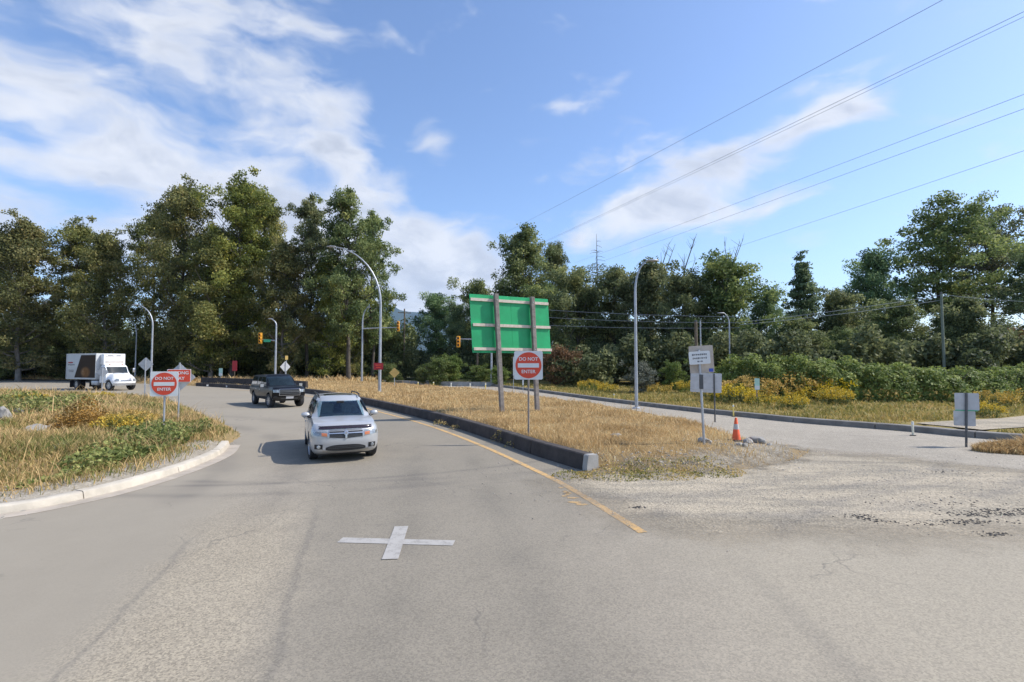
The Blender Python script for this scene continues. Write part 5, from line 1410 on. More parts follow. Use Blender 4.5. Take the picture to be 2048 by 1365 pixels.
def box_truck():
    e = empty('box_truck', label='white box truck with a dark brown picture panel on its side', cat='truck')
    # cargo box
    bx0, bx1, hw, z0, z1 = -3.95, 1.55, 1.26, 1.05, 3.62
    MB().box(((bx0 + bx1) / 2, 0, (z0 + z1) / 2), (bx1 - bx0, hw * 2, z1 - z0), bev=.04).build('cargo_box', MATS['box_white'], e, smooth=40)
    for z in (z0 + .06, z1 - .06):
        for sg in (-1, 1): MB().box(((bx0 + bx1) / 2, sg * (hw + .008), z), (bx1 - bx0 - .02, .03, .10)).build('side_rail', MATS['alu'], e)
    for x in (bx0 + .05, bx1 - .05):
        for sg in (-1, 1): MB().box((x, sg * (hw + .008), (z0 + z1) / 2), (.10, .035, z1 - z0 - .22)).build('corner_post', MATS['box_white'], e)
    mp_ = picture_mat()
    for sg in (-1, 1):
        pts = [(-2.35, 1.22), (1.46, 1.22), (1.46, 3.46), (-1.2, 3.46)]
        M = Matrix.Translation((0, sg * hw, 0)) @ Matrix.Rotation(R(90), 4, 'X')
        MB().prism(pts, -.012, .012, M).build('picture_panel', mp_, e)
        # grey part with its lines of print, too small to read
        for k, (x0, x1, z, hh, c_) in enumerate([(-3.6, -2.75, 2.72, .16, 'signdarkred'), (-3.65, -2.35, 2.50, .13, 'inkgrey'), (-3.5, -2.5, 1.95, .09, 'inkgrey'), (-3.4, -2.6, 1.80, .08, 'inkgrey')]):
            rd = random.Random(k); mb = MB(); x = x0
            while x < x1:
                w_ = rd.uniform(.05, .14); mb.box((x + w_ / 2, sg * (hw + .006), z + rd.uniform(-.01, .01)), (w_, .012, hh * rd.uniform(.6, 1))); x += w_ + .03
            o = mb.build('print_line', MATS[c_], e); o['kind'] = 'stuff'
    # refrigeration unit on the box front
    u = MB().box((1.87, 0, 3.02), (.62, 1.9, 1.05), bev=.08).build('cooling_unit', MATS['paint_white'], e, smooth=40)
    for z in (2.72, 2.86, 3.30):
        MB().box((2.19, 0, z), (.012, 1.6, .06)).build('vent', MATS['alu_tan'], u)
    MB().box((2.19, -.35, 3.43), (.012, .5, .07)).build('vent', MATS['inkgrey'], u); MB().box((2.19, .35, 3.43), (.012, .4, .07)).build('vent', MATS['inkgrey'], u)
    # cab
    cab = Hull(xf=[(0, 3.02), (.45, 3.02), (.9, 2.62), (1, 2.50)], xr=[(0, 1.70), (1, 1.72)], hw=[(0, 1.05), (.45, 1.05), (.9, .98), (1, .90)], zb=.75, zt=2.48, bow=.06, corner=.06, rcorner=.04, crown=.05, nv=10, ns=12)
    cab.mesh_builder().build('cab', MATS['paint_white'], e, smooth=35)
    cab.fstrip(-.88, .88, 1.68, 2.30, .012, .03, 10).build('windshield', MATS['autoglass'], e, smooth=50)
    hood = Hull(xf=[(0, 4.30), (.5, 4.36), (.85, 4.28), (1, 4.10)], xr=2.85, hw=[(0, 1.10), (.4, 1.10), (.75, .96), (1, .78)], zb=.62, zt=[(2.8, 1.62), (3.5, 1.55), (4.3, 1.36)], bow=.20, corner=.22, rcorner=.02, crown=.10, taper=(.10, 0), nv=9, ns=14)
    me = cut_arches(hood.mesh_builder().mesh('bonnet', 30), [(3.38, .50, .60, .55, 1.4), (3.38, .50, .60, -1.4, -.55)])
    link('bonnet', me, MATS['paint_white'], e)
    gr = hood.fstrip(-.48, .48, .92, 1.30, .02, .05, 8).build('grille', MATS['chrome'], e, smooth=50)
    for k in range(4): hood.fstrip(-.44, .44, .97 + .08 * k, 1.0 + .08 * k, .028, .02, 8).build('grille_bar', MATS['darksteel'], gr)
    hood.fstrip(-1.0, 1.0, .50, .72, .06, .12, 12).build('front_bumper', MATS['chrome'], e, smooth=40)
    for sg in (-1, 1):
        hood.fstrip(sg * .60, sg * .92, .92, 1.16, .015, .05, 5).build('headlight', MATS['lamp_clear'], e, smooth=50)
        cab.sstrip(sg, 1.95, 2.80, 1.68, lambda x: min(2.26, 1.68 + (2.95 - x) * 1.6), .01).build('door_window', MATS['autoglass'], e)
        d = cab.sstrip(sg, 1.85, 2.92, .82, 1.62, .008, .02, 6).build('door', MATS['paint_white'], e)
        MB().box((1.98, sg * 1.065, 1.45), (.18, .03, .04)).build('handle', MATS['chrome'], d)
        mo = MB().box((2.98, sg * 1.36, 1.95), (.10, .20, .42), bev=.02).build('mirror', MATS['chrome'], e, smooth=40)
        MB().tube([(2.85, sg * 1.05, 2.1), (2.96, sg * 1.3, 2.08)], .02, 6).build('mirror_arm', MATS['trim_black'], mo)
        MB().tube([(2.35, sg * .55, 2.5), (2.55, sg * .55, 2.53)], .05, 8).build('marker_light', MATS['lamp_amber'], e)
        MB().box((1.2, sg * 1.0, .72), (1.0, .5, .45), bev=.08).build('fuel_tank', MATS['galv'], e, smooth=40)
        MB().box((-3.3, sg * .85, .55), (.03, .7, .7)).build('mud_flap', MATS['rubber'], e)
    for sg in (-1, 1): MB().box((-.4, sg * .42, .88), (7.2, .09, .24)).build('frame_rail', MATS['trim_black'], e)
    ms = wheel_meshes(.50, .28, .30, 6, 'boxtruck')
    for sg in (-1, 1): add_wheel(e, ms, 3.38, sg * .92, .50, R(8)); add_wheel(e, ms, -2.35, sg * .95, .50); add_wheel(e, ms, -2.35, sg * .62, .50)
    place(e, -41.5, 51.9, .90, -.43)
box_truck()
# ================================================================== street furniture
def text_mesh(s, size, name, sx=1.0):
    cu = bpy.data.curves.new(name, 'FONT'); cu.body = s; cu.size = size; cu.align_x = 'CENTER'; cu.align_y = 'CENTER'; cu.extrude = 0.002; cu.offset = size * 0.016
    ob = bpy.data.objects.new(name, cu); COL.objects.link(ob); dg = bpy.context.evaluated_depsgraph_get(); dg.update()
    me = bpy.data.meshes.new_from_object(ob.evaluated_get(dg)); bpy.data.objects.remove(ob, do_unlink=True)
    for v in me.vertices: v.co.x *= sx
    return me
def rrect(w, h, r, n=4):
    out_ = []
    for cx, cy, a0 in ((w / 2 - r, h / 2 - r, 0), (-w / 2 + r, h / 2 - r, 90), (-w / 2 + r, -h / 2 + r, 180), (w / 2 - r, -h / 2 + r, 270)):
        for k in range(n + 1): a = R(a0 + 90 * k / n); out_.append((cx + r * math.cos(a), cy + r * math.sin(a)))
    return out_
def disc(r, n=40): return [(r * math.cos(2 * math.pi * k / n), r * math.sin(2 * math.pi * k / n)) for k in range(n)]
UP = Matrix.Rotation(R(90), 4, 'X')      # local sheet (x right, y up) -> upright, facing -Y
def panel(poly, z, t_, name, m, parent, yo=0.0, x=0.0, rot=0.0):
    """upright flat panel, front face towards -Y at depth offset yo"""
    M = Matrix.Translation((x, yo, z)) @ UP @ Matrix.Rotation(rot, 4, 'Z')
    return MB().prism(poly, 0, t_, M).build(name, m, parent)
def lettering(s, size, z, yo, m, parent, sx=1.0, x=0.0):
    o = link('lettering', text_mesh(s, size, 'lettering', sx), m, parent); o.matrix_local = Matrix.Translation((x, yo, z)) @ UP
    return o
def facing(x, y, extra=0.0):
    return math.atan2(x, -(-y)) * -1.0 + extra     # turn -Y towards the camera

def post_sq(parent, h, m='galv', r=.03, top=None, lean=0.0):
    return MB().tube([(0, 0, -.25), (lean * h, 0, h)], r, 8).build('post', MATS[m], parent)

# ---- do not enter signs
def do_not_enter(x, y, z, zc, s, rz, label, pm, lean=0.0):
    e = empty('do_not_enter_sign', (x, y, z), rz, label, 'road sign', 'do not enter signs')
    post_sq(e, zc - z + s * .45, pm, .03)
    zl = zc - z
    p = panel(rrect(s, s, s * .06), zl, .012, 'panel', MATS['signwhite'], e, -.045)
    d = panel(disc(s * .455), zl, .004, 'red_disc', MATS['signred'], e, -.062)
    panel(rrect(s * .74, s * .15, .01), zl - s * .005, .003, 'white_bar', MATS['signwhite'], d, -.067)
    lettering('DO NOT', s * .165, zl + s * .215, -.068, MATS['signwhite'], d)
    lettering('ENTER', s * .165, zl - s * .225, -.068, MATS['signwhite'], d)
    for k in (-.3, .3): MB().lathe([(.001, -.006), (.012, -.004), (.012, .01)], 8, c=(0, -.06, zl + k * s * 1.45), axis='y').build('bolt', MATS['galv'], p)
    return e
p = at(330, 768, 16.0); zg = float(isl_z(np.array([[p.x, p.y]]))[0])
do_not_enter(p.x, p.y, zg, p.z, .765, R(14), 'red and white do not enter sign on the left grass island', 'galv')
p = at(1057, 731, 16.2); zg = float(med_z(np.array([[p.x, p.y]]))[0])
do_not_enter(p.x, p.y, zg, p.z, .90, R(-4), 'red and white do not enter sign in front of the green board', 'timber')

# ---- wrong way sign with a diamond sign back on the same post
p = at(359, 752, 19.6); zg = float(isl_z(np.array([[p.x, p.y]]))[0])
e = empty('wrong_way_sign', (p.x, p.y, zg), R(16), 'red wrong way sign behind the left do not enter sign', 'road sign')
zl = p.z - zg; post_sq(e, zl + .5)
w_ = panel(rrect(.80, .50, .03), zl, .010, 'panel', MATS['signwhite'], e, -.045)
r_ = panel(rrect(.76, .46, .02), zl, .004, 'red_field', MATS['signred'], w_, -.058)
lettering('WRONG', .165, zl + .105, -.063, MATS['signwhite'], r_); lettering('WAY', .165, zl - .105, -.063, MATS['signwhite'], r_)
panel(rrect(.76, .76, .05), zl - .06, .008, 'diamond_back', MATS['alu'], e, .05, rot=R(45))

# ---- diamond warning signs seen from behind
def diamond(px, py, d, half, label, rz=0.0, m='alu', zb=0.0, post_front=True, pm='galv'):
    p = at(px, py, d); e = empty('diamond_sign', (p.x, p.y, zb), rz, label, 'road sign', 'diamond warning signs'); s = half * math.sqrt(2)
    post_sq(e, p.z - zb + half * .8, pm, .04)
    panel(rrect(s, s, s * .07), p.z - zb, .012, 'panel', MATS[m], e, .05 if post_front else -.06, rot=R(45))
    MB().box((0, .045, p.z - zb + half * .45), (.09, .02, .05)).build('bracket', MATS['galv'], e)
    return e
diamond(291, 729, 40, .55, 'pale diamond sign back beside the curved lamps at the left', R(10))
diamond(205, 745, 44.5, .46, 'small pale diamond sign back in front of the box truck', R(12), zb=.35)
diamond(571, 734, 50, .56, 'narrow diamond sign back above the black vehicle', R(58))
diamond(789, 746, 52, .52, 'tan yellow diamond sign by the shrubs right of the lamp', R(6), 'signyellow', .3, False)

# ---- small things at the far bend
def marker(px, top, base, d, w, h, label, m, pm='galv', second=None, zb=0.0):
    p = at(px, top, d); e = empty('marker_post', (p.x, p.y, zb), R(4), label, 'road marker'); zt_ = p.z - zb
    MB().tube([(0, 0, -.2), (0, 0, zt_ - .02)], .03, 8).build('post', MATS[pm], e)
    q = panel(rrect(w, h, .02), zt_ - h / 2, .012, 'panel', MATS[m], e, -.045)
    if second: panel(rrect(w * .9, h * .32, .02), zt_ - h * .80, .004, 'band', MATS[second], q, -.058)
    return e
marker(442, 737, 760, 62, .42, .92, 'small pale green marker on the verge left of the brown sign', 'signteal', second='signwhite')
marker(470, 722, 768, 60, .55, 1.2, 'brown sign on a dark post behind the tall barrier', 'signdarkred', 'polewood')
marker(1513, 757, 815, 29.5, .30, .66, 'small green and white marker among the goldenrod', 'signteal', 'timber', 'signwhite', .2)
marker(291, 766, 790, 38, .12, .18, 'thin post with a pale cap on the island crest', 'signwhite', 'galv', zb=.3)
marker(1027, 714, 775, 52, .10, 1.9, 'slim white post left of the right do not enter sign', 'signwhite', 'galv')
marker(1046, 760, 780, 46, .12, .45, 'short white post under the right do not enter sign', 'signwhite', 'galv')

# ---- yellow delineator posts
GD = 'short yellow posts along the side road'
for px, top, base, m, lab in [(1467, 808, 834, 'delin', 'yellow post at the near edge of the side road behind the cone'), (1826, 843, 872, 'delinwhite', 'pale yellow post on the right road near the sign backs'),
                         (1228, 787, 804, 'delin', 'yellow post just left of the median street lamp'), (971, 766, 784, 'delin', 'yellow post left of the left board post'),
                         (940, 767, 779, 'delinwhite', 'faint pale post left of the yellow one by the board'), (902, 766, 777, 'delinwhite', 'faint pale post under the signal'),
                         (867, 764, 775, 'delin', 'distant yellow post right of the wooden pole'), (836, 764, 774, 'delin', 'distant yellow post nearest the wooden pole')]:
    b = gp(px, base); h = at(px, top, b.y).z; e = empty('delineator_post', (b.x, b.y, 0.0), 0, lab, 'post', GD)
    r_ = .035 * max(1, b.y / 34)
    MB().tube([(0, 0, 0), (0, 0, h)], r_, 8).build('post', MATS[m], e)
    MB().lathe([(.001, .03), (r_ * 2.6, .028), (r_ * 2.8, .0)], 12).build('foot', MATS['rubber'], e)
    MB().tube([(0, 0, h * .78), (0, 0, h * .92)], r_ * 1.12, 8).build('reflective_band', MATS['signwhite'], e)
# reflectors along the foot of the tall barrier
for px, py, lab in [(415, 774, 'left small white reflector at the foot of the tall barrier'), (454, 776, 'middle small white reflector at the foot of the tall barrier'), (491, 778, 'right small white reflector at the foot of the tall barrier')]:
    b = gp(px, py); e = empty('reflector', (b.x, b.y, 0), R(20), lab, 'reflector', 'reflectors at the tall barrier')
    MB().box((0, 0, .12), (.22, .06, .24), bev=.02).build('housing', MATS['barrierlight'], e); MB().box((0, -.035, .16), (.18, .012, .12)).build('lens', MATS['signwhite'], e)

# ---- big green sign board seen from behind
def green_board():
    bl, br = Vector((-.46, 23.6)), Vector((1.20, 24.45)); ax = (br - bl).normalized(); rz = math.atan2(ax.y, ax.x)
    zg = .34; e = empty('green_sign_board', (bl.x, bl.y, zg), rz, 'large green sign board seen from behind on two leaning timber posts', 'road sign')
    L = (br - bl).length
    ztop = at(992, 591, 23.6).z - zg
    def post(x, h, lean):
        M = Matrix.Shear('XY', 4, (0, 0)); mb = MB()
        mb.box((0, 0, h / 2 - .15), (.19, .19, h + .3), bev=.012); mb.v = [(v[0] + x + lean * v[2], v[1], v[2]) for v in mb.v]
        return mb.build('post', MATS['timber'], e)
    l1 = (at(992, 591, 23.6).x - bl.x) / ax.x / ztop; post(0, ztop + .05, l1)
    ztop2 = at(1064, 595, 24.45).z - zg; l2 = (at(1064, 595, 24.45).x - br.x) / ax.x / ztop2; post(L, ztop2, l2)
    # board corners along the board axis: x at left and right edge, z at top and bottom
    x0 = (at(943, 589, 23.3).x - bl.x) / ax.x; x1 = (at(1099, 600, 24.9).x - bl.x) / ax.x
    zt0, zb0 = at(943, 589, 23.2).z - zg, at(950, 706, 23.2).z - zg
    lean = (at(950, 706, 23.2).x - at(943, 589, 23.2).x) / (zt0 - zb0)
    sk = lambda x, z: (x - lean * (z - zt0), z)
    def face(xa, xb, za, zb_, yo, t_, name, m, par):
        pts = [sk(xa, za), sk(xb, za), sk(xb, zb_), sk(xa, zb_)]
        M = Matrix.Translation((0, yo, 0)) @ UP
        return MB().prism(pts, 0, t_, M).build(name, m, par)
    W = x1 - x0; n = 4
    b = None
    for k in range(n):      # upright extruded planks of the board
        q = face(x0 + W * k / n + .004, x0 + W * (k + 1) / n - .004, zb0, zt0, .20, .03, 'board_plank', MATS['signgreen'], e)
    for k, (z_, xa, xb) in enumerate([(zt0 - .24, x0 + .03, x1 - .02), ((zt0 + zb0) / 2 - .06, x0 + .08, x1 + .02), (zb0 + .18, x0 + .06, x1 + .02)]):
        face(xa, xb, z_ - .065, z_ + .065, .168, .065, 'rail', MATS['rail_wood'], e)
    for x, l_ in ((0, l1), (L, l2)):
        for z_ in (zt0 - .24, (zt0 + zb0) / 2 - .06, zb0 + .18):
            MB().lathe([(.001, -.012), (.022, -.01), (.022, .02)], 8, c=(x + l_ * z_, -.10, z_), axis='y').build('bolt', MATS['galv'], e)
green_board()

# ---- post with the white notice and sign backs
def notice_post():
    p = at(1409, 890, 14.2); zg = float(med_z(np.array([[p.x, p.y]]))[0]); top = at(1398, 700, 14.2)
    e = empty('notice_post', (p.x, p.y, zg), R(-12), 'galvanised post on the median carrying a white notice and a tan sign back', 'road sign')
    H_ = top.z - zg; dx = top.x - p.x
    MB().tube([(0, 0, -.2), (dx, 0, H_)], .034, 8).build('post', MATS['galv'], e)
    zc = at(1398, 716, 14.2).z - zg; f = zc / H_
    w = panel(rrect(.56, .36, .04), zc, .008, 'notice', MATS['signwhite'], e, -.05, dx * f, R(4))
    for k, (ln, z_, hh) in enumerate([(.40, .09, .06), (.36, -.01, .055), (.12, -.10, .04)]):
        rd = random.Random(k); x = -ln / 2; mb = MB()
        while x < ln / 2:
            w_ = rd.uniform(.02, .05); mb.box((dx * f + x + w_ / 2, -.060, zc + z_ + x * .07), (w_, .004, hh * rd.uniform(.5, 1))); x += w_ + .012
        o = mb.build('print_line', MATS['inkgrey'], w); o['kind'] = 'stuff'
    zb_ = at(1400, 719, 14.2).z - zg
    t_ = panel(rrect(.64, .76, .03), zb_, .008, 'tan_back', MATS['alu_tan'], e, .05, dx * .8 + .05, R(3))
    panel(rrect(.11, .09, .01), zb_ - .30, .004, 'blue_sticker', MATS['signblue'], t_, .036, dx * .8 + .05 + .25)
    MB().box((dx * .55, -.02, zb_ - .62), (.10, .10, .40), bev=.01).build('bracket', MATS['darksteel'], e)
    p2 = at(1430, 840, 21.0); zg2 = .36; c = at(1413, 766, 21.0)
    e2 = empty('grey_sign_back', (p2.x, p2.y, zg2), R(-10), 'wide grey sign back right behind the white notice post', 'road sign')
    MB().tube([(0, 0, -.2), (0, 0, at(1430, 748, 21).z - zg2)], .03, 8).build('post', MATS['darksteel'], e2)
    pn = panel(rrect(1.22, .80, .04), c.z - zg2, .010, 'panel', MATS['alu'], e2, .04, c.x - p2.x, R(-2))
    for z_ in (-.25, .25): MB().box((c.x - p2.x, .025, c.z - zg2 + z_), (1.1, .02, .04)).build('stiffener', MATS['alu'], pn)
notice_post()
def right_signs():
    p = gp(1932, 888, .1); e = empty('stacked_sign_backs', (p.x, p.y, .1), R(-28), 'two stacked grey sign backs on a dark post by the right road', 'road sign')
    ztop = at(1937, 786, p.y).z - .1
    MB().tube([(0, 0, -.2), (.06, 0, ztop)], .032, 8).build('post', MATS['darksteel'], e)
    panel(rrect(.58, .52, .03), ztop - .27, .008, 'upper_panel', MATS['alu'], e, .05, .07)
    panel(rrect(.52, .46, .03), ztop - .78, .008, 'lower_panel', MATS['alu_tan'] if False else MATS['alu'], e, .05, .0)
    MB().box((.05, .03, ztop - .54), (.54, .02, .025)).build('bracket', MATS['streetgreen'], e)
right_signs()

# ---- street lamps
def lamp(px, base_d, toppx, top, d, label, group='curved street lamps', r=.10, straight=.64, zb=0.0, armpx=None):
    """tapered pole that bends over into an arm; toppx, top: where the lamp head was sighted"""
    p = at(px, 730, d); head = at(toppx, top, d); e = empty('street_lamp', (p.x, d, zb), 0, label, 'street lamp', group)
    H_ = head.z - zb; dx = head.x - p.x; zs = H_ * straight
    pts = [(0, 0, 0)]; rad = [r]
    pts.append((0, 0, zs)); rad.append(r * .72)
    pl = MB().tube([(0, 0, -.1), (0, 0, zs * .5), (0, 0, zs)], [r, r * .86, r * .72], 12).build('pole', MATS['galv'], e, smooth=60)
    arc = []; ra = []
    for k in range(11):
        a = (k / 10) * R(84); arc.append((dx * .93 * (1 - math.cos(a)) / (1 - math.cos(R(84))), 0, zs + (H_ - zs) * math.sin(a) / math.sin(R(84)))); ra.append(r * .72 - (r * .42) * k / 10)
    MB().tube(arc, ra, 10).build('arm', MATS['galv'], e, smooth=60)
    sg = 1 if dx > 0 else -1; q = Vector(arc[-1]); L = .75
    hd = MB().lathe([(.001, -.02), (.07, 0), (.13, .2), (.14, .42), (.09, .66), (.001, .75)], 12, axis='x'); hd.v = [(q.x - sg * .1 + sg * v[0], v[1], q.z + v[2] * .45 + .02) for v in hd.v]
    h = hd.build('lamp_head', MATS['galv'], e, smooth=60)
    MB().lathe([(.001, -.06), (.08, -.05), (.11, 0)], 12, c=(q.x + sg * .32, 0, q.z - .02)).build('lens', MATS['lamp_clear'], h)
    MB().lathe([(.001, .09), (r * 1.5, .08), (r * 2.4, .04), (r * 2.4, -.05)], 12).build('base_flange', MATS['galv'], e)
    return e
lamp(760, 0, 662, 494, 40, 'tall curved street lamp rising from the median grass left of the mountain gap', zb=.35, straight=.60, r=.12)
lamp(303, 0, 272, 610, 60, 'taller of the two curved lamps at the left, behind the diamond sign', straight=.74, r=.12)
lamp(271, 0, 258, 640, 78, 'shorter of the two curved lamps at the left', straight=.74, r=.12)
lamp(1272, 0, 1298, 522, 29.4, 'grey street lamp on the right edge of the median', zb=.0, straight=.78, r=.10)
lamp(1460, 0, 1446, 627, 50, 'small curved lamp rising out of the bramble bank', zb=.2, straight=.86, r=.09)

# ---- traffic signals
def signal_pole(px, d, top, armz, armpx, heads, label, lamp_top=None, lamp_px=None, sign=None, seen_back=False):
    p = at(px, 730, d); zt_ = at(px, top, d).z; e = empty('traffic_signal', (p.x, d, 0), 0, label, 'traffic signal', 'traffic signal poles')
    MB().tube([(0, 0, -.1), (0, 0, zt_)], [.14, .09], 12).build('pole', MATS['galv'], e, smooth=60)
    MB().lathe([(.001, .09), (.2, .08), (.28, .03), (.28, -.05)], 12).build('base_flange', MATS['galv'], e)
    za = at(px, armz, d).z; ax_ = at(armpx, armz, d).x - p.x
    MB().tube([(0, 0, za), (ax_ * .5, 0, za + .12), (ax_, 0, za + .15)], [.08, .06, .045], 10).build('mast_arm', MATS['galv'], e, smooth=60)
    if lamp_top:
        q = at(lamp_px, lamp_top, d); arc = []; H_ = q.z - zt_; dx = q.x - p.x
        for k in range(9): a = k / 8 * R(80); arc.append((dx * (1 - math.cos(a)) / (1 - math.cos(R(80))), 0, zt_ + H_ * math.sin(a) / math.sin(R(80))))
        MB().tube(arc, [.09 - .05 * k / 8 for k in range(9)], 8).build('lamp_arm', MATS['galv'], e, smooth=60)
        hd = MB().lathe([(.001, -.3), (.11, -.1), (.13, .15), (.001, .35)], 10, axis='x'); hd.v = [(v[0] + arc[-1][0], v[1], v[2] * .5 + arc[-1][2]) for v in hd.v]; hd.build('lamp_head', MATS['galv'], e, smooth=60)
    for hpx, hz, side in heads:
        c = at(hpx, hz, d); x = c.x - p.x; z_ = c.z
        hh = MB().box((x, -.12, z_), (.42 if not side else .30, .26, 1.32), bev=.04).build('signal_head', MATS['signalyellow'], e, smooth=40)
        for k in (-.40, 0, .40):
            MB().lathe([(.001, -.26), (.12, -.26), (.13, -.25), (.13, -.20)], 14, c=(x, 0, z_ + k), axis='y').build('lens', MATS['lensdark'], hh)
            vz = MB().lathe([(.135, -.42), (.15, -.42), (.15, -.24), (.135, -.24)], 14, c=(x, 0, z_ + k + .01), axis='y', closed=True).build('visor', MATS['signalyellow'], hh)
    if sign:
        c = at(sign, armz, d); panel(rrect(.85, .32, .03), c.z, .012, 'name_plate', MATS['streetgreen'], e, -.10, c.x - p.x)
    return e
signal_pole(551, 62, 652, 682, 517, [(522, 677, False)], 'signal pole with one yellow head above the black vehicle', 638, 540, 535)
signal_pole(983, 60, 640, 681, 912, [(917, 684, False)], 'signal pole behind the green board with a yellow head on its arm')
signal_pole(724, 66, 645, 658, 800, [(797, 653, True)], 'far signal pole with a long arm towards the wooden pole', 615, 737)

# red sign strapped to the tall lamp
p = at(757, 733, 39.7); e = empty('red_lamp_sign', (p.x, p.y, .35), R(6), 'small dark red sign strapped to the tall median lamp', 'road sign')
q = panel(rrect(.72, .52, .03), p.z - .35, .010, 'panel', MATS['signdarkred'], e, -.02)
for k, (z_, w_) in enumerate(((.09, .46), (-.09, .34))): panel(rrect(w_, .07, .01), p.z - .35 + z_, .003, 'print_line', MATS['signred'], q, -.032)
MB().tube([(0.1, .17, p.z - .35 - .1), (0.1, .17, p.z - .35 + .1)], .16, 12, caps=False).build('strap', MATS['darksteel'], e)
# small yellow sign above the narrow diamond
p = at(573, 716, 50.2); e = empty('yellow_tab_sign', (p.x, p.y, 0), R(30), 'small yellow tab on a thin post above the narrow diamond sign', 'road sign')
MB().tube([(0, 0, -.1), (0, 0, p.z + .1)], .03, 6).build('post', MATS['galv'], e); panel(rrect(.26, .40, .03), p.z, .01, 'panel', MATS['signyellow'], e, -.04)

# ---- wooden and steel poles
def pole(px, top, d, r, m, label, cross=False, zb=0.0):
    p = at(px, 730, d); h = at(px, top, d).z; e = empty('utility_pole', (p.x, d, zb), R(20), label, 'utility pole', 'utility poles')
    MB().tube([(0, 0, -.2), (0, 0, h - zb)], [r, r * .7], 10).build('pole', MATS[m], e, smooth=60)
    if cross:
        c = MB().box((0, .12, h - zb - .7), (2.2, .10, .12)).build('crossarm', MATS[m], e)
        for x in (-1, -.4, .4, 1): MB().lathe([(.001, .14), (.04, .12), (.05, .04), (.03, 0)], 8, c=(x, .12, h - zb - .64)).build('insulator', MATS['darksteel'], c)
    else:
        MB().lathe([(.001, .05), (r * .74, .03), (r * .74, -.1)], 10, c=(0, 0, h - zb)).build('cap', MATS['darksteel'], e)
    return e
pole(808, 618, 88, .16, 'polewood', 'distant wooden utility pole in the mountain gap', True)
pole(955, 640, 72, .16, 'polewood', 'wooden pole standing behind the left half of the green board')
pole(1888, 586, 48, .14, 'polegreen', 'grey green utility pole above the right part of the bramble bank', False)
pole(1393, 642, 42, .16, 'polewood', 'wooden pole stub behind the white notice', False)
pole(1402, 640, 42.5, .07, 'galv', 'thin grey conduit pole beside the wooden stub', False)
pole(614, 690, 84, .10, 'galv', 'thin grey pole in the shade of the left wood')

# ---- overhead wires
def wire(a, b, sag, r, label, group):
    pts = [a.lerp(b, k / 24) - Vector((0, 0, sag * 4 * (k / 24) * (1 - k / 24))) for k in range(25)]
    o = MB().tube(pts, r, 5).build('power_line', MATS['wire']); return tag(o, label, 'power line', group)
GW = 'high overhead power lines'
for x0, y0, d0, x1, y1, d1, r, lab in [
    (2130, -131, 42, 1010, 466, 210, .030, 'uppermost power line leaving the picture at the top'),
    (2130, -16, 48, 1085, 485, 210, .030, 'second power line from the top, left of its close twin'),
    (2130, -5, 50, 1085, 487, 212, .026, 'twin running just under the second power line'),
    (2130, 158, 50, 1150, 526, 200, .026, 'third power line level crossing the right tree tops'),
    (2130, 188, 52, 1150, 542, 200, .026, 'fourth power line, just below the third'),
    (2130, 274, 52, 1330, 540, 170, .024, 'lowest of the high power lines on the right')]:
    wire(at(x0, y0, d0), at(x1, y1, d1), .25, r, lab, GW)
GW2 = 'low wires in front of the right trees'
for (x0, y0, x1, y1, d0, d1, lab) in [(1090, 620, 1480, 634, 58, 50, 'top low wire right of the green board'), (1090, 635, 1480, 646, 58, 50, 'middle low wire right of the green board'), (1090, 651, 1480, 656, 58, 50, 'bottom low wire right of the green board'),
                              (1480, 645, 1888, 590, 50, 48, 'low wire rising to the grey green pole'), (1480, 650, 1888, 600, 50, 48, 'second low wire rising to the grey green pole'), (1888, 590, 2130, 606, 48, 44, 'wire from the grey green pole to the right edge')]:
    wire(at(x0, y0, d0), at(x1, y1, d1), .15, .018, lab, GW2)

# ---- traffic cone
b = gp(1473, 893); e = empty('traffic_cone', (b.x, b.y, float(med_z(np.array([[b.x, b.y]]))[0]) + .01), R(12), 'orange traffic cone with a grey band at the tip of the median', 'traffic cone')
MB().box((0, 0, .02), (.36, .36, .04), bev=.012).build('base', MATS['rubber'], e)
MB().lathe([(.001, .045), (.135, .045), (.12, .10), (.035, .70), (.028, .71), (.001, .71)], 24).build('cone', MATS['coneorange'], e, smooth=40)
MB().lathe([(.083, .36), (.085, .36), (.064, .52), (.062, .52)], 24).build('reflective_band', MATS['coneband'], e, smooth=40)

